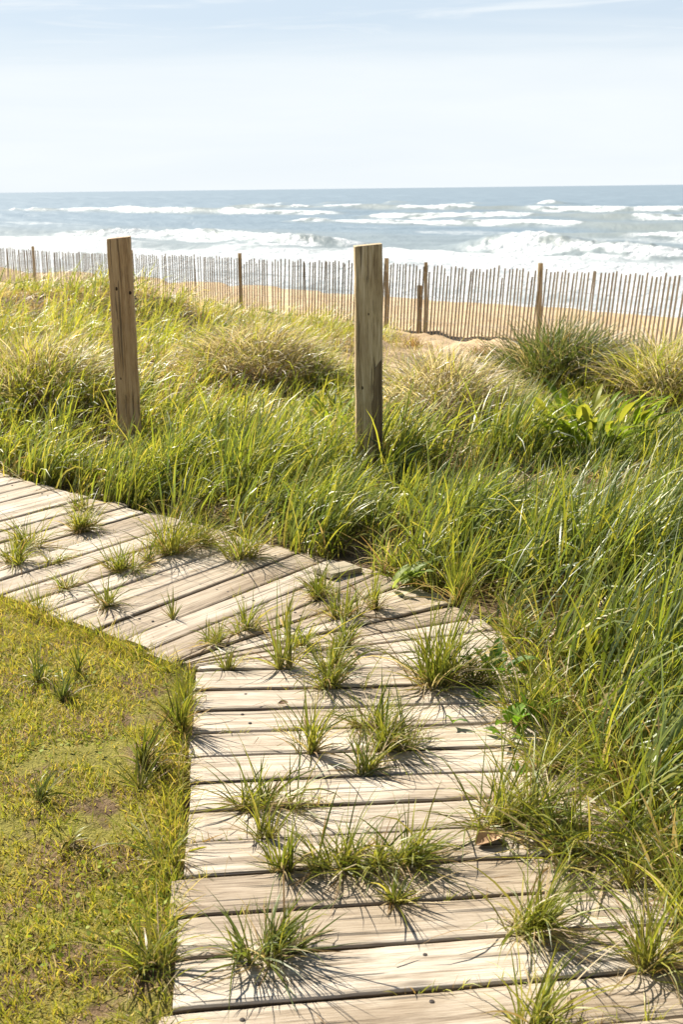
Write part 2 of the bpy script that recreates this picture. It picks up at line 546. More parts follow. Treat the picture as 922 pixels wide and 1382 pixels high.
# breaking lines: (s, t0, t1, height, brokenness)
def breaker(s0, t0, t1, h, seed, brk=1.0, front=1.7, back=6.0, trail=12.0):
    global eta, foam, murk
    env = sstep(t0 - 9, t0 + 6, t) * (1 - sstep(t1 - 6, t1 + 9, t))
    wob = s0 + (fbm(t / 26, t * 0 + seed, seed, 2) - 0.5) * 12
    loc = 0.45 + 0.95 * fbm(t / 14, t * 0 + 3.3, seed + 3, 2)
    H = h * env * loc
    u = s - wob
    prof = np.where(u < 0, np.exp(-(u / front) ** 2), np.exp(-(u / back) ** 2))
    eta += H * prof
    b = env * sstep(0.50 - 0.35 * brk, 0.66 - 0.35 * brk, fbm(t / 13 + 5, t * 0, seed + 9, 3))
    lump = 0.6 * fbm(X / 1.7, Y / 1.7, seed + 20, 4) ** 1.5 + 0.7 * np.abs(2 * fbm(X / 1.1, Y / 1.1, seed + 25, 4) - 1)
    fr = np.exp(-((u + 1.1) / 1.9) ** 2)
    eta += b * fr * (lump * 1.15 * h * 0.5)
    foam_l = b * np.where(u < 0, np.exp(-np.clip((-u - 1.0) / (trail * (0.15 + 1.5 * fbm(t / 5.0, s / 9, seed + 60, 3) ** 1.5)), 0, 9)), np.exp(-(u / 1.3) ** 2))
    foam_l = foam_l * np.clip(-0.25 + 2.1 * fbm(t / 3.2, u / 1.1, seed + 40, 4), 0, 1.15)
    foam = np.maximum(foam, foam_l * (0.62 + 0.5 * np.exp(-((u + 1.2) / 2.6) ** 2)))
    murk = np.maximum(murk, env * np.exp(-((u + 0.6) / 3.0) ** 2) * 0.6)
breaker(77, 80, 125, 1.0, 3, 0.75, trail=9)
breaker(78, 46, 66, 1.3, 14, 1.0, trail=12)
breaker(84, 5, 44, 0.7, 17, 0.5, trail=6)
breaker(95, -5, 75, 0.7, 44, 0.2, trail=4)
breaker(120, 55, 140, 0.6, 51, 0.1, trail=3)
breaker(150, 20, 150, 0.8, 23, 0.5, trail=4)
breaker(168, 180, 330, 0.9, 33, 0.45, trail=4)
breaker(203, 120, 260, 0.9, 71, 0.3, trail=3)
breaker(268, 200, 330, 1.0, 83, 0.12, trail=3)
# whitewater running up to the beach
wwm = (1 - sstep(64, 80, s + (fbm(X / 14, Y / 14, 90, 3) - 0.5) * 18))
foam = np.maximum(foam, wwm * (0.42 + 0.55 * fbm(s / 4, t / 12, 91, 4)))
eta += wwm * (fbm(X / 1.5, Y / 1.5, 92, 4) - 0.5) * 0.28 * sstep(28, 40, s)
eta += wwm * 0.35 * np.sin((s + 6 * fbm(X / 12, Y / 12, 95, 2)) * 2 * math.pi / 11) * sstep(36, 44, s)
# scattered streaks and whitecaps farther out
st_ = fbm(s / 7, t / 45, 97, 4)
foam = np.maximum(foam, sstep(0.62, 0.78, st_) * 0.5 * (1 - sstep(170, 260, s)))
murk = np.maximum(murk, 0.55 * (1 - sstep(60, 120, s)))
V = np.stack([X, Y, SEA_Z + eta * fade], -1).reshape(-1, 3)
ny, nx = X.shape
idx = np.arange(nx * ny).reshape(ny, nx)
Q = np.stack([idx[:-1, :-1], idx[:-1, 1:], idx[1:, 1:], idx[1:, :-1]], -1).reshape(-1, 4)[:, ::-1]
sea = np_mesh('sea', V, Q, M_SEA, 'Foam', np.stack([np.clip(foam, 0, 1.1), murk, foam * 0], -1).reshape(-1, 3))
tag(sea, kind='structure')

# ------------------------------------------------------------------ boardwalk
walk = empty('boardwalk', (0.1, 3.2, 0))
tag(walk, 'weathered grey wooden boardwalk turning a corner between lawn and dune grass', 'boardwalk')
WL = np.array(walk.location)

def nail_mesh():
    V, Fc = [], []
    n = 8
    for r_, z_ in ((0.0055, 0.0), (0.0052, 0.0012), (0.003, 0.002)):
        for k in range(n):
            V.append((r_ * math.cos(2 * math.pi * k / n), r_ * math.sin(2 * math.pi * k / n), z_))
    for j in range(2):
        for k in range(n):
            Fc.append((j * n + k, j * n + (k + 1) % n, (j + 1) * n + (k + 1) % n, (j + 1) * n + k))
    Fc.append(tuple(2 * n + k for k in range(n)))
    me = bpy.data.meshes.new('nail'); me.from_pydata(V, [], Fc); me.materials.append(M_NAIL)
    return me
NAIL = nail_mesh()

def make_board(a0, b0, a1, b1, gap, seed, mat=None, zoff=0.0, tilt=0.0):
    """a: inner ends, b: outer ends of the two seams that bound this board"""
    rr = np.random.default_rng(seed)
    a0, b0, a1, b1 = map(np.array, (a0, b0, a1, b1))
    c = (a0 + b0 + a1 + b1) / 4
    xd = ((b0 - a0) + (b1 - a1)); xd = xd / np.linalg.norm(xd); yd = np.array((-xd[1], xd[0]))
    loc = lambda p: np.array(((p - c) @ xd, (p - c) @ yd))
    A0, B0, A1, B1 = map(loc, (a0, b0, a1, b1))
    e0 = rr.uniform(-0.02, 0.018); e1 = rr.uniform(-0.02, 0.02)
    A0[0] += e0; A1[0] += e0; B0[0] += e1; B1[0] += e1
    nu = 26
    prof = [(0, -.036), (0, -.008), (.018, -.0028), (.06, -.0006), (.3, 0), (.7, 0), (.94, -.0006), (.982, -.0028), (1, -.008), (1, -.036)]
    npf = len(prof)
    V = []
    cup = rr.uniform(-0.003, 0.002)
    j0 = np.cumsum(rr.normal(0, 0.0006, nu + 1)); j1 = np.cumsum(rr.normal(0, 0.0006, nu + 1))
    j0 -= j0.mean(); j1 -= j1.mean()
    zw = np.cumsum(rr.normal(0, 0.0005, nu + 1)); zw -= zw.mean()
    for i in range(nu + 1):
        f = i / nu
        lo = A0 + (B0 - A0) * f; hi = A1 + (B1 - A1) * f
        lo = lo + np.array((0, gap / 2 + j0[i])); hi = hi - np.array((0, gap / 2 + j1[i]))
        if hi[1] - lo[1] < 0.006:
            m_ = (hi[1] + lo[1]) / 2; lo[1] = m_ - 0.003; hi[1] = m_ + 0.003
        endr = -0.003 if i in (0, nu) else 0.0
        for v, z in prof:
            p = lo + (hi - lo) * v
            zz = z + zw[i] + (cup * (2 * v - 1) ** 2 if z > -.03 else 0) + (endr if z > -.03 else 0)
            V.append((p[0], p[1], zz + zoff + tilt * p[1]))
    Fc = []
    for i in range(nu):
        for k in range(npf):
            k2 = (k + 1) % npf
            Fc.append((i * npf + k, (i + 1) * npf + k, (i + 1) * npf + k2, i * npf + k2))
    Fc.append(tuple(range(npf)))
    Fc.append(tuple(nu * npf + k for k in reversed(range(npf))))
    o = py_mesh('board', V, Fc, mat or M_BOARD, walk)
    o.data.materials.append(M_EDGE_SHADE)
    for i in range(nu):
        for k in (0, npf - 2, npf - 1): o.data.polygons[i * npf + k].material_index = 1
    o.location = (c[0] - WL[0], c[1] - WL[1], 0)
    o.rotation_euler = (0, 0, math.atan2(xd[1], xd[0]))
    # nails near each bearer
    Lb = (B0[0] + B1[0]) / 2 - (A0[0] + A1[0]) / 2
    for fx in (0.15, 0.5, 0.9):
        for fy in (0.3, 0.72):
            if rr.random() < 0.5: continue
            lo = A0 + (B0 - A0) * fx; hi = A1 + (B1 - A1) * fx
            if hi[1] - lo[1] < 0.07: continue
            p = lo + (hi - lo) * (fy + rr.uniform(-0.06, 0.06))
            nl = bpy.data.objects.new('nail', NAIL); col.objects.link(nl)
            nl.parent = o
            nl.location = (p[0] + rr.uniform(-0.012, 0.012), p[1], zoff + tilt * p[1] - 0.0008 + cup * (2 * fy - 1) ** 2)
    return o

for i in range(len(seams) - 1):
    gp = 0.0105 + random.uniform(-0.004, 0.004)
    if nfan0 - 1 <= i < nfan0 + NF: gp = 0.010
    make_board(seams[i][0], seams[i][1], seams[i + 1][0], seams[i + 1][1], gp, 100 + i,
               zoff=random.uniform(-0.003, 0.003), tilt=random.uniform(-0.02, 0.02))
# bearers under the boards
def stringer(p, q, wd=0.045, z0=-0.13, z1=-0.04):
    p = np.array(p); q = np.array(q); d = (q - p) / np.linalg.norm(q - p); nrm = np.array((-d[1], d[0])) * wd / 2
    ps = [p - nrm, p + nrm, q + nrm, q - nrm]
    V = [(x - WL[0], y - WL[1], z) for z in (z0, z1) for x, y in ps]
    Fc = [(3, 2, 1, 0), (4, 5, 6, 7), (0, 1, 5, 4), (1, 2, 6, 5), (2, 3, 7, 6), (3, 0, 4, 7)]
    py_mesh('stringer', V, Fc, M_STRING, walk)
for f in (0.10, 0.5, 0.90):
    pt = lambda s_i: seams[s_i][0] + (seams[s_i][1] - seams[s_i][0]) * f
    stringer(pt(0), pt(nfan0 - 1)); stringer(pt(nfan0 + NF), pt(len(seams) - 1))
    stringer(pt(nfan0 - 1), pt(nfan0 + NF))

# ------------------------------------------------------------------ posts
def make_post(name, px, py, top_py, wdt, rz, mat, label, seed, lean=(0, 0)):
    rr = np.random.default_rng(seed)
    b = ground(px, py, 0.0)
    b.y += wdt / 2
    zg = float(ground_z(np.array([b.x]), np.array([b.y]))[0])
    # height from the sight line of the top edge
    v = d0 + uv * ((CY - top_py) / F) + rv * ((px - CX) / F)
    ztop = CAMZ + v.z / v.y * (b.y - wdt / 2)
    h = wdt / 2
    prof = []
    r_ = 0.006
    for (cx_, cy_, a0) in ((h - r_, h - r_, 0), (-h + r_, h - r_, 90), (-h + r_, -h + r_, 180), (h - r_, -h + r_, 270)):
        for a in (0, 45, 90):
            prof.append((cx_ + r_ * math.cos(R(a0 + a)), cy_ + r_ * math.sin(R(a0 + a))))
    n = len(prof); V, Fc = [], []
    zs = np.concatenate([[zg - 0.4], np.linspace(zg, ztop - 0.008, 16), [ztop]])
    for i, z in enumerate(zs):
        sc = 0.975 if i == len(zs) - 1 else 1.0
        wx, wy = rr.normal(0, 0.0012, 2)
        for x, y in prof:
            tilt = (0.006 * x / h) if i == len(zs) - 1 else 0
            V.append((x * sc + wx + lean[0] * (z - zg), y * sc + wy + lean[1] * (z - zg), z - zg + tilt))
    for i in range(len(zs) - 1):
        for k in range(n):
            Fc.append((i * n + k, i * n + (k + 1) % n, (i + 1) * n + (k + 1) % n, (i + 1) * n + k))
    Fc.append(tuple((len(zs) - 1) * n + k for k in range(n)))
    o = py_mesh(name, V, Fc, mat)
    o.location = (b.x, b.y, zg)
    o.rotation_euler = (0, 0, rz)
    tag(o, label, 'post', 'square timber posts in the dune grass')
    return o

post_l = make_post('wooden_post', 174, 603, 321, 0.138, R(8), M_POST,
          'reddish brown square timber post with two dark knots, farther from the path bend', 3)
post_r = make_post('wooden_post', 499, 640, 331, 0.143, R(2), M_POST2,
          'greyish square timber post rising from grass behind the boardwalk corner, the wider looking one', 4)

M_KNOT = plain('dark_knot', (0.045, 0.025, 0.015), 0.8, 0.2)
def knot(post, wdt, x, z, rx, rz_):
    V = [(0, 0, 0)] + [(rx * math.cos(a * math.pi / 6) * (1 + .15 * math.sin(3 * a)), 0.0025, rz_ * math.sin(a * math.pi / 6)) for a in range(12)]
    V = [(vx, vy - 0.003, vz) for vx, vy, vz in V]
    Fc = [(0, 1 + a, 1 + (a + 1) % 12) for a in range(12)]
    o = py_mesh('knot', V, Fc, M_KNOT, post)
    o.location = (x, -wdt / 2 - 0.0006, z)
knot(post_l, .138, -.028, .93, .006, .012)
knot(post_l, .138, .050, .905, .008, .011)
knot(post_l, .138, -.035, .40, .004, .008)
knot(post_r, .143, -.004, .86, .004, .009)
knot(post_r, .143, -.038, .47, .004, .010)
# darker damp strip where the greyish post has split down its right-hand edge
M_DAMP = wood_material('damp_split_wood', (0.10, 0.065, 0.03), (0.20, 0.135, 0.065), (0.29, 0.21, 0.115), 0.6, axis=2)
rr_ = np.random.default_rng(9)
zz_ = np.linspace(-0.1, 0.62, 16); V = []
for i, z_ in enumerate(zz_):
    xl = 0.018 + 0.004 * rr_.normal() + 0.045 * max(0, (z_ - 0.55) / 0.07) ** 1.5
    V += [(min(xl, 0.064), -.0715 - 0.0035, z_), (.0655, -.0715 - 0.0035, z_), (min(xl, 0.064) - .002, -.0715 + .001, z_)]
Fc = []
for i in range(15):
    b = 3 * i
    Fc += [(b, b + 1, b + 4, b + 3), (b + 2, b, b + 3, b + 5)]
py_mesh('split_strip', V, Fc, M_DAMP, post_r)

# ------------------------------------------------------------------ snow fence
FL = [(7.3, 13.6), (5.75, 16.6), (4.85, 18.4), (2.44, 22.8), (-3.84, 29.9), (-8.0, 35.3), (-15.0, 44.0), (-24.0, 54.0)]
def polyline(pts, step):
    out, acc = [], 0.0
    pts = [np.array(p, float) for p in pts]
    for a, b in zip(pts[:-1], pts[1:]):
        L = np.linalg.norm(b - a); d = (b - a) / L
        x = acc
        while x < L:
            out.append((a + d * x, d)); x += step
        acc = x - L
    return out
# smooth the line by chaikin
fl = [np.array(p) for p in FL]
for _ in range(3):
    nf = [fl[0]]
    for a, b in zip(fl[:-1], fl[1:]): nf += [a * .75 + b * .25, a * .25 + b * .75]
    fl = nf + [fl[-1]]
gz1 = lambda p: float(ground_z(np.array([p[0]]), np.array([p[1]]))[0])
fence = empty('sand_fence', (2.44, 22.8, gz1((2.44, 22.8))))
tag(fence, 'long picket snow fence of thin brown slats wired together across the beach', 'fence')
FO = np.array(fence.location)
def base_z(p):
    # measured foot of the fence, smooth along its run
    t = float(t_of(p[0], p[1]))
    return np.interp(t, [5, 10.1, 15, 24.4, 31, 60], [-1.0, -1.03, -1.16, -1.27, -1.40, -1.5])
pk = polyline(fl, 0.0985)
def picket_geom(p, d, seed):
    rr = np.random.default_rng(seed)
    t = float(t_of(p[0], p[1]))
    lean = np.interp(t, [5, 12, 16, 22, 30], [0.15, 0.13, 0.075, 0.03, 0.01]) + rr.normal(0, 0.012)
    if rr.random() < 0.03: lean += rr.choice([-1, 1]) * rr.uniform(0.03, 0.09)
    h = 1.21 + rr.normal(0, 0.018) - (rr.uniform(0.06, 0.2) if rr.random() < 0.05 else 0)
    w_, th_ = rr.uniform(0.030, 0.040), 0.009
    z0 = base_z(p)
    nrm = np.array((-d[1], d[0]))
    sgn = 1 if d[0] < 0 else -1
    V = []
    wob = rr.normal(0, 0.005)
    for z, ww in ((-0.15, 1.0), (0.6, 1.0), (h - 0.03, 0.96), (h, 0.8)):
        off = -d * sgn * lean * z * 1.0 + nrm * (wob * z)
        c = p + off
        for e in (-1, 1):
            for k in (-1, 1):
                q = c + d * e * w_ / 2 * ww + nrm * k * e * th_ / 2
                V.append((q[0] - FO[0], q[1] - FO[1], z0 + z - FO[2]))
    Fc = []
    for i in range(3):
        b = i * 4
        for k in range(4): Fc.append((b + k, b + (k + 1) % 4, b + 4 + (k + 1) % 4, b + 4 + k))
    Fc.append((12, 13, 14, 15))
    return V, Fc
mV, mF = [], []
inview = [i for i, (p, d) in enumerate(pk) if p[1] < 60 and abs(p[0] / p[1]) < 0.31]
first = inview[0]
for i, (p, d) in enumerate(pk):
    if random.random() < 0.012: continue
    V, Fc = picket_geom(p, d, 1000 + i)
    if first <= i < first + 100:
        py_mesh('picket', V, Fc, M_PICKET, fence)
    else:
        b = len(mV); mV += V; mF += [tuple(b + k for k in f) for f in Fc]
o = py_mesh('pickets', mV, mF, M_PICKET, fence)
o['kind'] = 'stuff'
for hz in (0.14, 0.38, 0.62, 0.86, 1.08):
    V, Fc = [], []
    for i, (p, d) in enumerate(pk):
        t = float(t_of(p[0], p[1])); lean = np.interp(t, [5, 12, 16, 22, 30], [0.15, 0.13, 0.075, 0.03, 0.01])
        sgn = 1 if d[0] < 0 else -1
        q = p - d * sgn * lean * hz; nrm = np.array((-d[1], d[0])) * (0.007 if i % 2 else -0.007)
        q = q + nrm; z = base_z(p) + hz - 0.006 * math.sin(i * 0.4) - FO[2]
        for a in range(4):
            ca, sa = math.cos(a * math.pi / 2) * 0.0025, math.sin(a * math.pi / 2) * 0.0025
            V.append((q[0] - FO[0] + (-d[1]) * ca, q[1] - FO[1] + d[0] * ca, z + sa))
        if i:
            b = 4 * i
            for a in range(4): Fc.append((b - 4 + a, b - 4 + (a + 1) % 4, b + (a + 1) % 4, b + a))
    py_mesh('wire', V, Fc, M_WIRE, fence)

def fence_post(px, wd, above, label=None, stake=False):
    # where the fence line crosses this pixel column
    best = min(pk, key=lambda pd: abs(CX + F * pd[0][0] / (pd[0][1] * math.cos(pitch) - (-1.2 - 1.5) * 0 + 0.7) - px))
    p, d = best
    nrm = np.array((-d[1], d[0]));
    if nrm[1] < 0: nrm = -nrm
    c = p + nrm * (wd / 2 + 0.012)
    V, Fc = [], []
    z0 = base_z(p) - FO[2]
    rad_ = wd / 2
    nseg = 10
    for z, s_ in ((-0.4, 1.0), (0.5, 1.0), (above - 0.012, 0.97), (above, 0.86)):
        for k in range(nseg):
            a = 2 * math.pi * k / nseg
            V.append((c[0] - FO[0] + rad_ * s_ * math.cos(a), c[1] - FO[1] + rad_ * s_ * math.sin(a), z0 + z))
    for i in range(3):
        for k in range(nseg): Fc.append((i * nseg + k, i * nseg + (k + 1) % nseg, (i + 1) * nseg + (k + 1) % nseg, (i + 1) * nseg + k))
    Fc.append(tuple(3 * nseg + k for k in range(nseg)))
    o = py_mesh('stake' if stake else 'fence_post', V, Fc, M_POST2, fence)
    if label: o['label'] = label
for px in (49, 181, 327, 521, 726, 940): fence_post(px, 0.092, 1.32)
fence_post(566, 0.10, 0.82, 'short broken stake leaning on the fence', True)
fence_post(577, 0.07, 1.27)

# ------------------------------------------------------------------ grass
GREEN = np.array([(0.16, 0.215, 0.025), (0.22, 0.27, 0.035), (0.12, 0.165, 0.025), (0.27, 0.30, 0.04), (0.33, 0.34, 0.055)])
BLUEG = np.array([(0.13, 0.185, 0.05), (0.17, 0.225, 0.06), (0.10, 0.145, 0.04), (0.21, 0.255, 0.075)])
YELLOW = np.array([(0.35, 0.35, 0.05), (0.29, 0.32, 0.045), (0.43, 0.38, 0.09), (0.22, 0.27, 0.04)])
STRAW = np.array([(0.46, 0.36, 0.20), (0.36, 0.26, 0.13), (0.52, 0.43, 0.27), (0.28, 0.18, 0.085)])
LAWN = 1.18 * np.array([(0.30, 0.33, 0.045), (0.38, 0.37, 0.06), (0.46, 0.39, 0.09), (0.24, 0.29, 0.04), (0.34, 0.35, 0.05)]) * np.array([1.09, 1.0, 1.0])

for _p in (GREEN, BLUEG): _p *= 0.92
YELLOW *= 1.16
GREEN[:, 0] *= 1.06; STRAW *= 1.12

def pick(pal, n, rr):
    c = pal[rr.integers(0, len(pal), n)]
    return c * rr.uniform(0.8, 1.2, (n, 1))

def blades(base, L, az, th0, bend, w_, colr, S=4, basecol=(0.30, 0.24, 0.12), basemix=0.55, twist=None, leaf=False, rr=rng, floor=None):
    N = len(base)
    t = np.linspace(0, 1, S + 1)
    ds = L / S
    pos = np.zeros((N, S + 1, 3)); pos[:, 0] = base
    tang = np.zeros((N, S + 1, 3))
    for i in range(S + 1):
        th = th0 + bend * (t[i] ** 1.4)
        tang[:, i] = np.stack([np.sin(th) * np.cos(az), np.sin(th) * np.sin(az), np.cos(th)], -1)
        if i: pos[:, i] = pos[:, i - 1] + 0.5 * (tang[:, i] + tang[:, i - 1]) * ds[:, None]
    if twist is None: twist = rr.normal(0, 0.7, N)
    if floor is not None:
        pos[:, 1:, 2] = np.maximum(pos[:, 1:, 2], floor[:, None] + 0.004)
    sideaz = az + math.pi / 2
    side = np.stack([np.cos(sideaz), np.sin(sideaz), 0 * az], -1)[:, None, :]
    nrm = np.cross(tang, np.broadcast_to(side, tang.shape))
    ct, st_2 = np.cos(twist)[:, None, None], np.sin(twist)[:, None, None]
    side = side * ct + nrm * st_2
    if leaf: prof = np.maximum(np.sin(np.pi * t ** 0.8) ** 0.75, 0.06)
    else: prof = np.clip(0.75 + 0.5 * t, 0, 1) * (1 - t ** 2.6) + 0.03
    hw = 0.5 * w_[:, None] * prof[None, :]
    Lv = pos - side * hw[..., None]; Rv = pos + side * hw[..., None]
    V = np.stack([Lv, Rv], 2).reshape(-1, 3)
    b = (np.arange(N) * (S + 1) * 2)[:, None] + (np.arange(S) * 2)[None, :]
    Q = np.stack([b, b + 1, b + 3, b + 2], -1).reshape(-1, 4)
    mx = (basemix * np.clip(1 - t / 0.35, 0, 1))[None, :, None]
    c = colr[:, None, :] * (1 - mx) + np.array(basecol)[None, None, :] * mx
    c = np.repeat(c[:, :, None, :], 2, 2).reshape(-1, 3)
    return V, Q, c

class Pile:
    def __init__(self): self.v, self.q, self.c, self.n = [], [], [], 0
    def add(self, vqc):
        v, q, c = vqc
        self.v.append(v); self.q.append(q + self.n); self.c.append(c); self.n += len(v)
    def build(self, name, mat, origin=None):
        V = np.concatenate(self.v); 
        if origin is not None: V = V - np.array(origin)
        return np_mesh(name, V, np.concatenate(self.q), mat, 'Col', np.concatenate(self.c), loc=origin)

WIND = math.atan2(-0.25, 1.0)       # blades lean to the right and a little to the viewer
def dune_region(x, y):
    s = s_of(x, y); t = t_of(x, y)
    edge = 9.5 + 6.8 * sstep(10.5, 16.0, t) + (fbm(x * 0.6, y * 0.6, 77, 3) - 0.5) * 4.5
    ok = ~on_walk(x, y) & ~on_lawn(x, y)
    dens = 1 - sstep(edge - 0.8, edge + 0.5, s)
    return ok, dens

def in_frame(x, y, m):
    return (np.abs(x) < 0.30 * y + m) & (y > 0.9)

CLEAR = []
for px_, dp_, r_ in ((800, 6.2, 0.45), (810, 5.5, 0.6), (770, 5.9, 0.5), (499, 5.8, 0.45), (174, 6.8, 0.35), (748, 9.3, 0.8), (352, 8.8, 0.8), (905, 8.7, 0.6), (560, 8.5, 0.8), (455, 7.5, 0.35)):
    q_ = at_depth(px_, 600, dp_); CLEAR.append((q_.x, q_.y, r_))
def sow(pile, n_clump, per, box, lenr, wr, spread, green_bias, keep_d=None, S=4, straw=0.22, stiff=1.0):
    cx = rng.uniform(box[0], box[1], n_clump); cy = rng.uniform(box[2], box[3], n_clump)
    ok, dn = dune_region(cx, cy)
    dl = dist_line(cx, cy, OUTER)
    gapn = fbm(cx * 1.5, cy * 1.5, 140, 3)
    k = ok & (rng.random(n_clump) < dn * np.maximum(0.12 + 0.88 * sstep(0.36, 0.5, gapn), 0.5 * (dl < 1.3))) & in_frame(cx, cy, 0.9)
    if keep_d is not None: k &= keep_d(cx, cy)
    cx, cy, dl = cx[k], cy[k], dl[k]
    cvig = rng.uniform(0.6, 1.2, len(cx))
    patch = fbm(cx * 0.55, cy * 0.55, 123, 3)           # dry patches vs fresh patches
    reps = rng.poisson(per, len(cx)).clip(2)
    ci = np.repeat(np.arange(len(cx)), reps)
    N = len(ci)
    ra = rng.uniform(0, 2 * math.pi, N); rd = np.abs(rng.normal(0, spread, N))
    x = cx[ci] + rd * np.cos(ra); y = cy[ci] + rd * np.sin(ra)
    ok2 = (~on_walk(x, y) | (dist_line(x, y, OUTER) < 0.03)) & ~on_lawn(x, y)
    ci, ra, rd, x, y = ci[ok2], ra[ok2], rd[ok2], x[ok2], y[ok2]
    N = len(ci)
    z = near_z(x, y) - 0.01
    isdry = rng.random(N) < np.clip(straw + 1.7 * (patch[ci] - 0.52), 0.04, 0.8)
    low = 0.62 + 0.38 * sstep(0.0, 0.5, dl[ci])
    xx, yy = cx[ci], cy[ci]
    low = low * (1 - 0.22 * np.exp(-((dl[ci] - 0.7) / 0.9) ** 2) * (1 - sstep(0.1, 0.9, xx)))
    for hx, hy, hr in CLEAR: low = low * (1 - 0.58 * np.exp(-((xx - hx) ** 2 + (yy - hy) ** 2) / hr ** 2))
    L = rng.uniform(lenr[0], lenr[1], N) * cvig[ci] * low
    L = np.where(isdry, L * rng.uniform(0.5, 1.0, N), L)
    dx = 0.5 * np.cos(ra) * rd / spread + (0.75 + 0.6 * (dl[ci] < 0.3)) * math.cos(WIND) + rng.normal(0, 0.55, N)
    dy = 0.5 * np.sin(ra) * rd / spread + 0.75 * math.sin(WIND) + rng.normal(0, 0.55, N)
    az = np.arctan2(dy, dx)
    th0 = np.abs(rng.normal(0.20, 0.13, N)) + np.where(isdry, rng.uniform(0, 0.7, N), 0)
    bend = rng.gamma(2.2, 0.42, N) * stiff * (1 + 0.5 * sstep(5.5, 8.5, cy[ci]) * (1 - sstep(-0.5, 1.5, cx[ci]))) + np.where(isdry, 0.7, 0)
    bend = np.clip(bend, 0.05, 2.3)
    w_ = rng.uniform(wr[0], wr[1], N)
    gsel = rng.random(N) < green_bias(x, y)
    c = np.where(gsel[:, None], pick(np.concatenate([GREEN, BLUEG]), N, rng), pick(YELLOW, N, rng))
    c = np.where(isdry[:, None], pick(STRAW, N, rng), c)
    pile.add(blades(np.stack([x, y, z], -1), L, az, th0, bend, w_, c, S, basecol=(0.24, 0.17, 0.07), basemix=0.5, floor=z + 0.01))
    return N

gb_near = lambda x, y: 0.72 - 0.5 * sstep(5.0, 9, y) + 0.18 * sstep(0, 1, x) 
pile = Pile()
cnt = 0
dist = lambda x, y: np.hypot(x, y)
cnt += sow(pile, 2100, 50, (-3.5, 3.2, 1.2, 7.2), (0.26, 0.70), (0.0055, 0.0110), 0.070, gb_near, lambda x, y: dist(x, y) < 6.6, 5, 0.24)
cnt += sow(pile, 2700, 34, (-6, 5.5, 4, 12.5), (0.28, 0.58), (0.007, 0.013), 0.10, gb_near, lambda x, y: (dist(x, y) >= 6.2) & (dist(x, y) < 12), 4, 0.42)
cnt += sow(pile, 9000, 13, (-12, 8, 8, 34), (0.28, 0.58), (0.009, 0.016), 0.15, gb_near, lambda x, y: (dist(x, y) >= 11.5), 3, 0.42)
cnt += sow(pile, 1500, 20, (-6, 5.5, 4, 12.5), (0.34, 0.62), (0.005, 0.009), 0.12, gb_near, lambda x, y: (dist(x, y) > 5.0) & (dist(x, y) < 12), 5, 0.85)
A_rim = [sm[1] for sm in seams[6:nfan0 + NF + 3]]
n = 2200
i_ = rng.integers(0, len(A_rim) - 1, n); f_ = rng.random(n)[:, None]
rp = np.array(A_rim)
e_ = rp[i_] * (1 - f_) + rp[i_ + 1] * f_
out = e_ - np.array(PIV) * 0; tl = rp[i_ + 1] - rp[i_]; tl /= np.linalg.norm(tl, axis=1, keepdims=True)
nr = np.stack([tl[:, 1], -tl[:, 0]], -1)                # away from the boards
clmp = fbm(e_[:, 0] * 4.5, e_[:, 1] * 4.5, 333, 2)
k = rng.random(n) < sstep(0.38, 0.58, clmp)
e_, nr, n = e_[k], nr[k], int(k.sum())
e_ = e_ + nr * np.abs(rng.normal(0.07, 0.06, n))[:, None]
z = np.full(n, -0.03)
az = np.arctan2(-nr[:, 1], -nr[:, 0]) + rng.normal(0, 1.0, n)
c = np.where((rng.random(n) < 0.22)[:, None], pick(STRAW, n, rng), pick(np.concatenate([GREEN, YELLOW]), n, rng))
pile.add(blades(np.stack([e_[:, 0], e_[:, 1], z], -1), rng.uniform(.08, .28, n), az, np.abs(rng.normal(.35, .25, n)), rng.gamma(2.2, .45, n).clip(.05, 2.0), rng.uniform(.004, .008, n), c, 5,
                basecol=(0.22, 0.2, 0.07), floor=np.full(n, 0.0)))
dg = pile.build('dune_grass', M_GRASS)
tag(dg, 'tall wind-bent green and straw dune grass covering the dune beyond the boardwalk', 'dune grass', kind='stuff')

# dead thatch lying between the stems
pile = Pile()
n = 52000
x = rng.uniform(-8, 6, n); y = 1.2 + (rng.random(n) ** 1.3) * 17
ok, dn = dune_region(x, y)
k = ok & (rng.random(n) < dn) & in_frame(x, y, 0.8)
x, y = x[k], y[k]; n = len(x)
z = near_z(x, y)
pile.add(blades(np.stack([x, y, z], -1), rng.uniform(0.10, 0.32, n), rng.uniform(0, 2 * math.pi, n), rng.uniform(0.8, 1.5, n),
                rng.uniform(0, 0.5, n), rng.uniform(0.003, 0.006, n) * (0.7 + y / 10), pick(STRAW, n, rng), 3, basemix=0, floor=z + rng.uniform(0, 0.03, n)))
tag(pile.build('dead_grass', M_GRASS), 'dry straw coloured thatch lying among the stems of the dune grass', 'dead grass', kind='stuff')

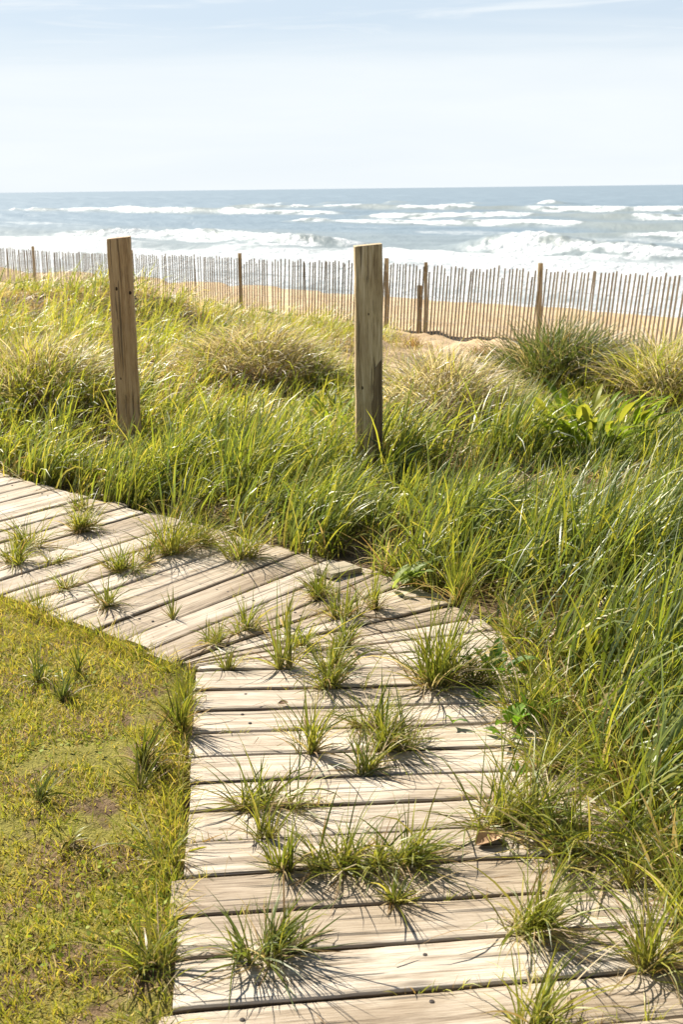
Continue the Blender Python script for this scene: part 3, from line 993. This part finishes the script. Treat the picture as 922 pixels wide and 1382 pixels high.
# ------------------------------------------------------------------ lawn
pile = Pile()
n = 260000
x = rng.uniform(-3.4, -0.1, n); y = 1.2 + rng.random(n) * 4.2
k = on_lawn(x, y) & in_frame(x, y, 0.5)
bare = fbm(x * 5.0, y * 5.0, 201, 4)
k &= rng.random(n) < 1 - 0.85 * sstep(0.54, 0.66, bare)
x, y = x[k], y[k]; n = len(x)
z = near_z(x, y) - 0.004
de = dist_line(x, y, INNER)
edge = 1 - sstep(0.0, 0.13, de)
pt = fbm(x * 2.3, y * 2.3, 203, 3)
L = rng.uniform(0.010, 0.028, n) * (0.8 + 1.1 * edge) * (0.75 + 0.6 * pt)
c = pick(LAWN, n, rng)
gsel = rng.random(n) < sstep(0.45, 0.7, pt) * 0.6 + 0.35 * edge
c = np.where(gsel[:, None], pick(np.array([(0.16, 0.23, 0.03), (0.20, 0.27, 0.035), (0.13, 0.19, 0.025)]), n, rng), c)
dry = rng.random(n) < 0.14
c = np.where(dry[:, None], pick(STRAW, n, rng) * 0.9, c)
pile.add(blades(np.stack([x, y, z], -1), L, rng.uniform(0, 2 * math.pi, n), np.abs(rng.normal(0.75, 0.4, n)), rng.uniform(0, 0.9, n),
                rng.uniform(0.0022, 0.0045, n), c, 2, basecol=(0.22, 0.18, 0.06), basemix=0.4))
# small clover-like leaves in greener patches
n = 22000
x = rng.uniform(-3.0, -0.3, n); y = 1.3 + rng.random(n) * 3.6
pt = fbm(x * 2.3, y * 2.3, 203, 3)
k = on_lawn(x, y) & in_frame(x, y, 0.4) & (rng.random(n) < 0.22 * sstep(0.55, 0.70, pt))
x, y = x[k], y[k]; n = len(x)
z = near_z(x, y) + rng.uniform(0.004, 0.022, n)
pile.add(blades(np.stack([x, y, z], -1), rng.uniform(0.010, 0.017, n), rng.uniform(0, 2 * math.pi, n), rng.uniform(0.9, 1.5, n), rng.uniform(0, 0.5, n),
                rng.uniform(0.007, 0.012, n), pick(np.array([(0.26, 0.33, 0.04), (0.32, 0.37, 0.05), (0.21, 0.28, 0.04)]), n, rng), 3, basemix=0, leaf=True))
n = 130000
x = rng.uniform(-3.4, -0.1, n); y = 1.2 + rng.random(n) * 4.2
bare = fbm(x * 5.0, y * 5.0, 201, 4)
k = on_lawn(x, y) & in_frame(x, y, 0.4) & (rng.random(n) < 1 - 0.85 * sstep(0.53, 0.64, bare))
x, y = x[k], y[k]; n = len(x)
z = near_z(x, y) - 0.004
edge = 1 - sstep(0.0, 0.10, dist_line(x, y, INNER))
c = pick(LAWN, n, rng)
c = np.where((rng.random(n) < 0.12)[:, None], pick(STRAW, n, rng), c)
pile.add(blades(np.stack([x, y, z], -1), rng.uniform(0.02, 0.05, n) * (1 + 1.5 * edge), rng.uniform(0, 6.283, n), np.abs(rng.normal(0.6, 0.35, n)), rng.uniform(0.1, 1.1, n),
                rng.uniform(0.0018, 0.0034, n), c, 3, basecol=(0.3, 0.26, 0.08), basemix=0.4))
tag(pile.build('lawn_grass', M_LAWN), 'short patchy yellow-green lawn with bare brown spots left of the boardwalk', 'lawn', kind='stuff')

# ------------------------------------------------------------------ grass tufts, one by one
def snap_gap(p):
    """move a root point onto the nearest joint between two boards"""
    q = np.array((p.x, p.y)); best = None
    for a, b in seams:
        d = b - a; L2 = d @ d
        f = min(1.0, max(0.0, float((q - a) @ d / L2)))
        e = a + d * f; k = float(np.linalg.norm(q - e))
        if best is None or k < best[0]: best = (k, e, math.atan2(d[1], d[0]))
    if best[0] < 0.09: return Vector((best[1][0], best[1][1], p.z)), best[2]
    return p, 0.0

def tuft(px, py, label, n=46, L=(0.08, 0.17), r=0.022, tilt=0.55, bend=0.9, az=None, azs=0.9, pal=0, dry=0.24, wd=(0.0028, 0.005),
         on_ground=False, group='grass tufts growing through the boards', name='grass_tuft', z=0.0, elong=0.0):
    n = int(n * 2.1)
    wd = (wd[0] * 0.85, wd[1] * 1.1)
    rr = np.random.default_rng(int(px * 131 + py * 7))
    p = ground(px, py, z)
    sdir = 0.0
    if not on_ground: p, sdir = snap_gap(p)
    ns = max(2, int(n / 13))
    sa = rr.uniform(0, 2 * math.pi, ns); sd = np.abs(rr.normal(0, r * 1.1, ns))
    e_ = rr.uniform(-1, 1, ns) * (elong + (0 if on_ground else r * 0.7))
    sx = sd * np.cos(sa) * 0.8 + e_ * math.cos(sdir); sy = sd * np.sin(sa) * 0.5 + e_ * math.sin(sdir)
    slean = np.arctan2(np.sin(sa) + rr.normal(0, 0.5, ns), np.cos(sa) + rr.normal(0, 0.5, ns) + 0.3)
    sl = rr.uniform(0.6, 1.12, ns)
    k = rr.integers(0, ns, n)
    ra = rr.uniform(0, 2 * math.pi, n); rd = np.abs(rr.normal(0, r * 0.28, n)) + sd[k] * 0.6
    x = p.x + sx[k] + rr.normal(0, r * 0.22, n); y = p.y + sy[k] + rr.normal(0, r * 0.18, n)
    zz = near_z(x, y) if on_ground else np.full(n, z - 0.006)
    a = slean[k] + rr.normal(0, 0.95, n)
    if az is not None:
        a = np.where(rr.random(n) < 0.7, az + rr.normal(0, azs, n), a)
    LL = rr.uniform(L[0] * 0.7, L[1] * 1.2, n) * sl[k] * np.where(rr.random(n) < 0.10, 1.4, 1.0)
    isdry = rr.random(n) < dry
    th = np.abs(rr.normal(tilt * 0.85, 0.30, n)) * np.clip(0.5 + rd / (r * 1.6), 0.4, 1.4)
    th = np.where(isdry, np.clip(th + 0.5, 0.6, 1.45), th)
    bd = np.clip(rr.gamma(2.5, bend / 2.5, n), 0.02, 1.9)
    P_ = [np.concatenate([GREEN, GREEN, YELLOW]), np.concatenate([GREEN, YELLOW, YELLOW]), np.concatenate([BLUEG, GREEN])][pal]
    c = np.where(isdry[:, None], pick(STRAW, n, rr) * 0.9, pick(P_, n, rr) * 0.82)
    pl = Pile()
    fl_ = zz.copy() if on_ground else np.full(n, z + 0.002)
    wdry = 1.0
    pl.add(blades(np.stack([x, y, zz], -1), LL, a, th, bd, rr.uniform(wd[0], wd[1], n), c, 5, basecol=(0.34, 0.29, 0.13), rr=rr, floor=fl_))
    o = pl.build(name, M_TUFT, (p.x, p.y, z))
    tag(o, label, 'grass tuft', group)
    return o

# short grass and moss sprouting along the joints between the boards
pile = Pile()
n = 9000
i_ = rng.integers(NA - 17, len(seams) - 14, n); f_ = rng.random(n)
keep = rng.random(n) < sstep(0.56, 0.70, fbm(f_ * 5.0 + i_ * 3.7, i_ * 1.9, 401, 3)) * 0.9
i_, f_ = i_[keep], f_[keep]; n = len(i_)
sa_ = np.array([q[0] for q in seams]); sb_ = np.array([q[1] for q in seams])
bx = sa_[i_] * (1 - f_[:, None]) + sb_[i_] * f_[:, None] + rng.normal(0, 0.002, (n, 2))
pile.add(blades(np.stack([bx[:, 0], bx[:, 1], np.full(n, -0.012)], -1), rng.uniform(.015, .045, n) * rng.choice([1, 1, 1.7], n), rng.uniform(0, 6.283, n), np.abs(rng.normal(.5, .35, n)),
                rng.gamma(2, .35, n).clip(0, 1.6), rng.uniform(.0015, .003, n), np.where((rng.random(n) < .3)[:, None], pick(STRAW, n, rng), pick(YELLOW, n, rng)), 3, basemix=0.2))
tag(pile.build('joint_grass', M_TUFT), 'short yellow-green sprouts and moss along the joints of the boards', 'moss', kind='stuff')

B = 'grass tufts growing through the boards'
T = [
 (362, 1308, 'broad dark green tuft with long shadow, lone on the left of the second lowest board', dict(n=120, L=(.08,.17), r=.028, tilt=.55, elong=.02, pal=2)),
 (716, 1362, 'yellow-green spreading tuft cut by the lower picture edge, right of centre', dict(n=70, L=(.08,.19), r=.03, tilt=.7, pal=1)),
 (730, 1278, 'large tuft with a trailing brown root mass falling to the right, low on the boards', dict(n=110, L=(.10,.26), r=.028, tilt=.6, bend=1.3, az=-0.35, dry=.32)),
 (900, 1335, 'long-bladed tuft at the bottom right corner of the boards', dict(n=70, L=(.12,.26), r=.03, tilt=.5, bend=1.1, pal=1)),
 (540, 1236, 'small flat star-shaped tuft with pale centre on the third board from the bottom', dict(n=36, L=(.06,.12), r=.014, tilt=.95, bend=.6)),
 (384, 1190, 'upright tuft with a white pale base at the left end of the widest sprawling clump', dict(n=48, L=(.09,.17), r=.016, tilt=.42, bend=.6)),
 (446, 1160, 'dense dark tuft forming the upper middle of the widest sprawling clump', dict(n=80, L=(.08,.16), r=.035, tilt=.7, elong=.03)),
 (497, 1186, 'wide low tuft forming the lower middle of the widest sprawling clump', dict(n=85, L=(.08,.17), r=.035, tilt=.85, elong=.04, dry=.22)),
 (556, 1184, 'bushy tuft with dark drooping blades at the right end of the widest sprawling clump', dict(n=80, L=(.08,.16), r=.03, tilt=.75, az=-.3, bend=1.2)),
 (356, 1142, 'sparse upright tuft of thin blades just above the white-based tuft', dict(n=30, L=(.08,.15), r=.02, tilt=.4, bend=.5)),
 (352, 1072, 'fan-shaped spiky tuft by the left third of the boards with a brown trailing right side', dict(n=95, L=(.08,.17), r=.03, tilt=.75, elong=.03, dry=.2)),
 (497, 1060, 'sparse tuft of thin blades below the biggest tuft in the middle of the straight run', dict(n=42, L=(.07,.15), r=.022, tilt=.65)),
 (527, 1018, 'biggest spiky tuft in the middle of the straight run, blades sweeping right', dict(n=120, L=(.09,.18), r=.04, tilt=.7, az=-.2, azs=1.3)),
 (420, 1004, 'thin tall tuft standing left of the biggest middle tuft', dict(n=48, L=(.10,.21), r=.024, tilt=.4, bend=.7)),
 (496, 978, 'narrow tuft directly behind the biggest middle tuft', dict(n=60, L=(.09,.18), r=.024, tilt=.5)),
 (447, 938, 'floppy tuft with blades arching left and right above the thin tall tuft', dict(n=70, L=(.10,.20), r=.03, tilt=.7, bend=1.2)),
 (447, 902, 'dark matted tuft at the bend where the thin wedge boards meet the straight boards', dict(n=65, L=(.08,.16), r=.03, tilt=.65)),
 (386, 906, 'tuft leaning up to the right with one long blade fallen to the lower left', dict(n=44, L=(.12,.24), r=.018, tilt=.35, az=.9, bend=.4, pal=1)),
 (309, 904, 'small upright yellow-green tuft on the narrow tips of the wedge boards', dict(n=30, L=(.05,.11), r=.012, tilt=.35, pal=1)),
 (595, 926, 'tallest tuft on the boards, thick and upright, at the right beside broad leaves', dict(n=150, L=(.16,.33), r=.045, tilt=.38, bend=.7, wd=(.0035,.006))),
 (640, 930, 'low dark tuft tucked between the tallest tuft and the broad leaves', dict(n=50, L=(.07,.16), r=.03, tilt=.7, pal=2)),
 (412, 872, 'low yellowish tuft on the wedge boards, left one of two side by side', dict(n=50, L=(.07,.13), r=.024, tilt=.6, pal=1)),
 (462, 872, 'low green tuft on the wedge boards, right one of two side by side', dict(n=50, L=(.07,.14), r=.024, tilt=.6)),
 (428, 806, 'full round tuft at the outer boards near the greenish raised block', dict(n=85, L=(.09,.17), r=.03, tilt=.5)),
 (462, 834, 'upright tuft just in front of the greenish raised block', dict(n=70, L=(.10,.18), r=.026, tilt=.42)),
 (515, 826, 'single slim upright tuft right of the greenish raised block', dict(n=42, L=(.10,.20), r=.014, tilt=.28, bend=.5, pal=1)),
 (330, 852, 'tuft with two long thin wands on the first full wedge board', dict(n=60, L=(.08,.17), r=.024, tilt=.6, pal=1)),
 (290, 870, 'ragged tuft in a board gap just above the inner lawn corner', dict(n=48, L=(.07,.14), r=.022, tilt=.55, pal=1)),
 (238, 836, 'tiny three-bladed sprig alone on a clean board of the angled run', dict(n=12, L=(.07,.14), r=.008, tilt=.5, bend=.3)),
 (376, 842, 'lone upright blade sprig between two wide dark gaps', dict(n=8, L=(.09,.14), r=.006, tilt=.18, bend=.2, pal=1)),
 (8, 757, 'leafy tuft cut by the left picture edge on the angled boards', dict(n=85, L=(.09,.17), r=.035, tilt=.6, pal=1)),
 (33, 737, 'bushy tuft with a dark right side, second from the left edge on the angled boards', dict(n=90, L=(.10,.19), r=.035, tilt=.55, pal=1)),
 (96, 714, 'round yellow-green tuft, left of a pair on the far angled boards', dict(n=80, L=(.09,.17), r=.032, tilt=.6, pal=1)),
 (128, 718, 'round yellow-green tuft, right of a pair on the far angled boards', dict(n=80, L=(.08,.16), r=.032, tilt=.65, pal=1)),
 (150, 766, 'dense bright round tuft in the middle of the angled boards', dict(n=100, L=(.08,.18), r=.035, tilt=.65, pal=1)),
 (88, 763, 'small thin tuft left of the dense bright round tuft', dict(n=30, L=(.06,.12), r=.02, tilt=.7, pal=1)),
 (104, 797, 'low reddish-based tuft on the angled boards near the lawn', dict(n=40, L=(.05,.12), r=.026, tilt=.75, dry=.35, pal=1)),
 (159, 822, 'spiky tuft with blades curving right, near the lawn edge of the angled boards', dict(n=60, L=(.08,.18), r=.02, tilt=.6, bend=1.1)),
 (206, 757, 'small pale tuft beside the large edge tuft at the outer rim', dict(n=34, L=(.08,.15), r=.02, tilt=.5, pal=1)),
 (233, 747, 'large upright tuft on the outer rim left of centre with black shadow below', dict(n=120, L=(.14,.28), r=.04, tilt=.42, pal=1)),
 (328, 754, 'large bright tuft on the outer rim between the two timber posts', dict(n=120, L=(.13,.26), r=.04, tilt=.5, pal=1)),
 (276, 738, 'medium tuft on the outer rim between two larger rim tufts', dict(n=80, L=(.12,.24), r=.04, tilt=.5)),
 (100, 684, 'pale short tuft on the shaded green board end of the far angled run', dict(n=50, L=(.08,.16), r=.03, tilt=.5, pal=1)),
 (706, 1128, 'heavy tuft overhanging a deep black shadow at the right rim, dry leaf at its foot', dict(n=190, L=(.12,.30), r=.05, tilt=.75, bend=1.1, az=.1, azs=1.0, elong=.04)),
 (800, 1150, 'sprawling tangled tuft on the right rim, right of the heavy overhanging tuft', dict(n=160, L=(.12,.30), r=.06, tilt=.7, bend=1.0, elong=.05)),
 (745, 1040, 'fine light tuft on the right rim behind the heavy overhanging tuft', dict(n=110, L=(.10,.24), r=.045, tilt=.55, pal=1)),
 (715, 985, 'upright tuft on the right rim just behind the toothed weed', dict(n=110, L=(.14,.28), r=.04, tilt=.45)),
 (690, 868, 'open tuft on sandy thatch behind the broad leaves at the right rim', dict(n=70, L=(.12,.24), r=.035, tilt=.55)),
 (640, 815, 'slim tall tuft at the outer corner tip of the wedge boards', dict(n=70, L=(.18,.34), r=.035, tilt=.35, pal=1)),
 (860, 1215, 'thin yellowing sprig standing on the boards at the right, blade bowed over', dict(n=22, L=(.10,.24), r=.02, tilt=.55, bend=1.2, pal=1)),
]
for px, py, lab, kw in T:
    tuft(px, py, lab, **kw)

G = 'grass tufts standing in the lawn'
TL = [
 (52, 822, 'tall tuft at the lawn corner against the angled boards, near the left edge', dict(n=70, L=(.12,.24), r=.025, tilt=.3, bend=.5)),
 (172, 858, 'low tuft on the lawn rim under the spiky board tuft', dict(n=80, L=(.07,.15), r=.035, tilt=.6)),
 (208, 874, 'low tuft at the very inner corner of the lawn', dict(n=70, L=(.06,.13), r=.03, tilt=.6)),
 (55, 920, 'dark upright tuft in the upper left lawn', dict(n=60, L=(.10,.18), r=.025, tilt=.35, pal=2)),
 (84, 948, 'dark short tuft just right of and below the upper left lawn tuft', dict(n=55, L=(.07,.14), r=.025, tilt=.5, pal=2)),
 (106, 912, 'narrow tuft of few blades between lawn corner and upper left tufts', dict(n=30, L=(.08,.16), r=.014, tilt=.35, pal=2)),
 (192, 1034, 'tallest dark green tuft in the middle of the lawn with brown base', dict(n=80, L=(.10,.20), r=.018, tilt=.32, bend=.5, pal=2)),
 (190, 1070, 'pale sprawling flat tuft just below the tallest lawn tuft', dict(n=36, L=(.08,.17), r=.02, tilt=1.0, bend=.5)),
 (246, 990, 'tall tuft on the lawn edge against the ends of the straight boards', dict(n=90, L=(.10,.21), r=.022, tilt=.3, bend=.5)),
 (252, 955, 'shorter tuft on the lawn edge behind the tall edge tuft', dict(n=70, L=(.08,.16), r=.022, tilt=.35)),
 (52, 1088, 'small dark tuft at the left of the lawn beside bare soil', dict(n=44, L=(.05,.11), r=.022, tilt=.6, pal=2)),
 (96, 1140, 'thin pale tuft in the brown bare patch of the lawn', dict(n=34, L=(.06,.12), r=.025, tilt=.6, dry=.35)),
 (220, 1165, 'curved yellowish tuft leaning over the board edge halfway down the lawn', dict(n=40, L=(.08,.17), r=.022, tilt=.7, bend=1.0, pal=1)),
 (203, 1312, 'largest pale tuft at the bottom of the lawn with long blades flung to the left', dict(n=70, L=(.10,.24), r=.02, tilt=.75, bend=.9, az=2.6, azs=1.1)),
]
for px, py, lab, kw in TL:
    kw['n'] = int(kw['n'] * 0.6); kw['L'] = (kw['L'][0] * .8, kw['L'][1] * .9)
    tuft(px, py, lab, on_ground=True, group=G, z=-0.02, **kw)

pile = Pile()
n = 420
i_ = rng.integers(0, len(seams) - 18, n); f_ = rng.uniform(0.0, 1.0, n)
bx = np.array([seams[i][0] + (seams[i][1] - seams[i][0]) * f for i, f in zip(i_, f_)])
pile.add(blades(np.stack([bx[:, 0], bx[:, 1] + rng.uniform(0, .1, n), np.full(n, 0.004)], -1), rng.uniform(.015, .09, n), rng.uniform(0, 6.283, n), np.full(n, 1.5), rng.uniform(-.05, .15, n),
                rng.uniform(.0012, .0028, n), pick(STRAW, n, rng) * 0.7, 3, basemix=0, floor=np.full(n, 0.001)))
tag(pile.build('dry_litter', M_LAWN), 'bits of dry straw scattered over the boards', 'litter', kind='stuff')

# ------------------------------------------------------------------ tussocks
def tussock(px, py, depth, label, rad_, n, L, drypart, dark):
    v = d0 + rv * ((px - CX) / F) + uv * ((CY - py) / F)
    c = CAM + v * depth
    rr = np.random.default_rng(int(px))
    zg = float(near_z(np.array([c.x]), np.array([c.y]))[0])
    ra = rr.uniform(0, 2 * math.pi, n); rd = rad_ * np.sqrt(rr.random(n))
    x = c.x + rd * np.cos(ra); y = c.y + rd * np.sin(ra)
    z = near_z(x, y) + 0.28 * rad_ * np.sqrt(np.clip(1 - (rd / rad_) ** 2, 0, 1))
    isdry = rr.random(n) < drypart
    a = ra + rr.normal(0, 0.5, n)
    a = np.where(rr.random(n) < 0.4, WIND + rr.normal(0, 0.7, n), a)
    LL = rr.uniform(*L, n)
    cc = np.where(isdry[:, None], pick(STRAW, n, rr) * 0.8 if dark else pick(np.array([(0.50, 0.43, 0.31), (0.58, 0.51, 0.39), (0.42, 0.33, 0.22)]), n, rr), pick(BLUEG * 0.7 if dark else YELLOW, n, rr))
    th = rd / rad_ * 0.8 + np.abs(rr.normal(0.1, 0.12, n))
    pl = Pile()
    pl.add(blades(np.stack([x, y, z], -1), LL, a, th, np.where(isdry, rr.uniform(.5, 1.7, n), rr.uniform(.1, 1.0, n)),
                  rr.uniform(0.005, 0.009, n), cc, 4, rr=rr))
    o = pl.build('grass_tussock', M_GRASS, (c.x, c.y, zg))
    tag(o, label, 'grass tussock', 'rounded tussocks on the dune')
tussock(748, 505, 10.2, 'dark domed tussock of green blades with brown thatch underside, right of the greyish post', 0.52, 3200, (.30, .64), .30, True)
tussock(352, 505, 9.6, 'pale mound of dead straw grass between the two timber posts', 0.62, 2600, (.16, .34), .8, False)
tussock(600, 535, 8.4, 'low mound of brown matted dead grass just right of the greyish post', 0.55, 1900, (.16, .36), .82, False)
tussock(50, 560, 8.2, 'straw mound with dark hollow at the far left, before the reddish brown post', 0.55, 1900, (.20, .42), .72, False)
tussock(905, 505, 9.4, 'brown and yellow dry tussock at the right picture edge above the broad-leaved plant', 0.45, 1800, (.30, .58), .55, False)

# ------------------------------------------------------------------ broad-leaved plants
def leafy(px, py, z, label, n, L, wd, tilt, bend, pal, cat, name, depth=None, r=0.03, rise=0.0, S=7, az=None):
    rr = np.random.default_rng(int(px * 17 + py))
    if depth is None: p = ground(px, py, z)
    else:
        p = CAM + (d0 + rv * ((px - CX) / F) + uv * ((CY - py) / F)) * depth
        p.z = float(near_z(np.array([p.x]), np.array([p.y]))[0])
    ra = rr.uniform(0, 2 * math.pi, n); rd = r * np.sqrt(rr.random(n))
    base = np.stack([p.x + rd * np.cos(ra), p.y + rd * np.sin(ra), p.z + rr.uniform(0, 1, n) * rise], -1)
    a = ra + rr.normal(0, 0.45, n)
    if az is not None: a = az + rr.normal(0, 1.0, n)
    LL = rr.uniform(*L, n)
    pl = Pile()
    c = pick(np.array(pal), n, rr)
    for half in (-1, 1):        # two halves folded along the midrib
        V, Q, cc = blades(base, LL, a, np.abs(rr.normal(tilt, 0.0, n)) * 0 + tilt * (0.5 + np.linspace(0, 1, n)), np.full(n, bend), LL * wd, c, S, basemix=0.1,
                          twist=np.full(n, 0.0), leaf=True, rr=rr)
        Vr = V.reshape(n, S + 1, 2, 3)
        mid = Vr.mean(2)
        sd = Vr[:, :, 1] - Vr[:, :, 0]
        up = np.zeros_like(sd); up[..., 2] = 1
        hwid = np.linalg.norm(sd, axis=-1, keepdims=True) / 2
        outer = mid + half * sd / 2 + up * hwid * 0.35
        wav = 0.12 * hwid * np.sin(np.linspace(0, 9, S + 1))[None, :, None] * half
        outer = outer + up * wav
        nv = np.stack([mid, outer] if half > 0 else [outer, mid], 2).reshape(-1, 3)
        pl.add((nv, Q, cc))
    o = pl.build(name, M_LEAF, tuple(p))
    tag(o, label, cat)
    return o
DOCK = [(0.19, 0.27, 0.02), (0.27, 0.34, 0.03), (0.12, 0.18, 0.02), (0.32, 0.33, 0.05)]
WEED = [(0.13, 0.25, 0.02), (0.18, 0.30, 0.03), (0.09, 0.18, 0.02)]
leafy(800, 600, 0, 'bright green broad-leaved dock plant glowing in the dune grass on the right', 200, (.11, .24), .22, .6, .75, DOCK, 'plant', 'broad_leaved_plant', depth=6.8, r=0.36, rise=.34)
leafy(455, 545, 0, 'bright green leafy plant just left of the greyish post', 120, (.12, .26), .10, .5, .9, DOCK, 'plant', 'broad_leaved_plant', depth=7.7, r=0.28, rise=.12)
leafy(672, 918, 0.0, 'dark broad-leaved weed at the right rim beside the tallest board tuft', 20, (.06, .12), .36, .7, .9, [(0.08, 0.17, 0.02), (0.13, 0.24, 0.03)], 'weed', 'broad_leaved_weed', r=0.05, rise=.05)
leafy(690, 996, 0.0, 'toothed bright green weed casting a leaf shadow on the boards at the right', 15, (.045, .085), .46, .75, .8, WEED, 'weed', 'broad_leaved_weed', r=0.03, rise=.06)
leafy(722, 985, 0.0, 'weed with one long upright lit leaf behind the toothed weed', 5, (.08, .12), .30, .35, .5, WEED, 'weed', 'broad_leaved_weed', r=0.015, rise=.04)
leafy(612, 978, 0.0, 'tiny seedling with two leaves on a bare board', 4, (.03, .05), .42, .8, .5, WEED, 'weed', 'seedling', r=0.006, rise=.03)
leafy(646, 946, 0.0, 'flat small rosette weed in a board gap below the broad-leaved weed', 9, (.03, .05), .30, 1.0, .3, WEED, 'weed', 'seedling', r=0.008, rise=.01)
leafy(700, 1046, 0.0, 'minute green sprout in the gap below the toothed weed', 7, (.02, .035), .35, .8, .3, WEED, 'weed', 'seedling', r=0.01, rise=.01)
leafy(540, 795, 0.0, 'pale feathery serrated weed at the outer corner beside the slim tuft', 24, (.06, .12), .32, .8, .6, [(0.20, 0.27, 0.06), (0.25, 0.30, 0.08)], 'weed', 'broad_leaved_weed', r=0.06, rise=.06, az=0.2)

# dry weeds at the foot of the fence
for px, py, dep, lab in ((478, 428, 23.5, 'reddish dry weed at the fence foot just left of the greyish post'),
                         (558, 452, 20.5, 'reddish dry weed on bare sand near the short stake'),
                         (648, 452, 20.0, 'larger reddish dry weed on bare sand right of the short stake'),
                         (668, 462, 18.5, 'low brown dry weed on sand in front of the fence, nearest the dark tussock')):
    c = CAM + (d0 + rv * ((px - CX) / F) + uv * ((CY - py) / F)) * dep
    c.z = float(near_z(np.array([c.x]), np.array([c.y]))[0])
    rr = np.random.default_rng(px)
    n = 160
    ra = rr.uniform(0, 6.283, n); rd = np.abs(rr.normal(0, 0.10, n))
    pl = Pile()
    pl.add(blades(np.stack([c.x + rd * np.cos(ra), c.y + rd * np.sin(ra), np.full(n, c.z)], -1), rr.uniform(.08, .26, n), ra, np.abs(rr.normal(.5, .3, n)), rr.uniform(0, .8, n),
                  rr.uniform(.008, .014, n), pick(np.array([(0.30, 0.16, 0.08), (0.36, 0.22, 0.11), (0.24, 0.2, 0.08)]), n, rr), 3, rr=rr))
    tag(pl.build('dry_weed', M_GRASS, tuple(c)), lab, 'dry weed', 'dry weeds by the fence')

# sparse sprigs on the bare sand
pile = Pile()
n = 1700
x = rng.uniform(-4, 7, n); y = rng.uniform(9, 24, n)
s_ = s_of(x, y)
cl_ = fbm(x * 1.1, y * 1.1, 301, 3)
k = (s_ > 8.3) & (s_ < 15.8) & (cl_ > 0.49) & in_frame(x, y, 0.5)
x, y = np.repeat(x[k], 9), np.repeat(y[k], 9); n = len(x)
x = x + rng.normal(0, .05, n); y = y + rng.normal(0, .05, n)
z = near_z(x, y)
pile.add(blades(np.stack([x, y, z], -1), rng.uniform(.08, .34, n), rng.uniform(0, 6.283, n), np.abs(rng.normal(.35, .25, n)), rng.uniform(.1, 1.2, n),
                rng.uniform(.007, .011, n), np.where((rng.random(n) < .5)[:, None], pick(YELLOW, n, rng), pick(STRAW, n, rng)), 3))
tag(pile.build('sparse_sprigs', M_GRASS), 'thin scattered sprigs of yellow grass on the bare sand before the fence', 'sparse grass', kind='stuff')

# offcut board lying raised on the rim
def offcut(px, py, L, W, H, rz, label, z=0.0):
    p = ground(px, py, z)
    V = []
    for (x, y) in ((-L/2, -W/2), (L/2, -W/2 * .96), (L/2, W/2), (-L/2, W/2 * .97)):
        V.append((x, y, 0))
    for (x, y) in ((-L/2 + .003, -W/2 + .003), (L/2 - .003, -W/2 + .003), (L/2 - .003, W/2 - .003), (-L/2 + .003, W/2 - .003)):
        V.append((x, y, H))
    Fc = [(3, 2, 1, 0), (4, 5, 6, 7), (0, 1, 5, 4), (1, 2, 6, 5), (2, 3, 7, 6), (3, 0, 4, 7)]
    o = py_mesh('wood_block', V, Fc, M_BOARD_OLD)
    o.location = (p.x, p.y, z); o.rotation_euler = (0, R(2), rz)
    tag(o, label, 'wood block')
offcut(456, 772, .16, .12, .020, R(38), 'short greenish weathered board end raised on the outer rim behind the bend', 0.004)
# dry curled leaf and litter
def curled(px, py, label, s, colr, rz):
    p = ground(px, py, 0.004)
    V, Fc = [], []
    nu, nv = 8, 5
    for i in range(nu + 1):
        f = i / nu
        wv = math.sin(math.pi * (0.08 + 0.84 * f)) * 0.38
        for j in range(nv + 1):
            g_ = j / nv * 2 - 1
            V.append((s * (f - .5), s * wv * g_, s * (0.32 * g_ * g_ * wv * 2 + 0.22 * (f - .4) ** 2 + .02)))
    for i in range(nu):
        for j in range(nv): Fc.append((i * (nv + 1) + j, (i + 1) * (nv + 1) + j, (i + 1) * (nv + 1) + j + 1, i * (nv + 1) + j + 1))
    o = py_mesh('dry_leaf', V, Fc, plain('dry_leaf', colr, 0.7), smooth=True)
    o.location = p; o.rotation_euler = (0, 0, rz)
    tag(o, label, 'dry leaf')
curled(660, 1136, 'curled tan dead leaf on the boards at the foot of the heavy overhanging tuft', .075, (0.42, 0.27, 0.15), 0.6)
curled(382, 950, 'small brown fallen leaf lying on a clean board left of the middle tufts', .03, (0.34, 0.22, 0.12), 0.1)

scene.render.resolution_x, scene.render.resolution_y = 684, 1024
scene.render.engine = 'CYCLES'
scene.cycles.max_bounces = 5
scene.cycles.diffuse_bounces = 2
scene.cycles.transmission_bounces = 4
print('dune blades', cnt)
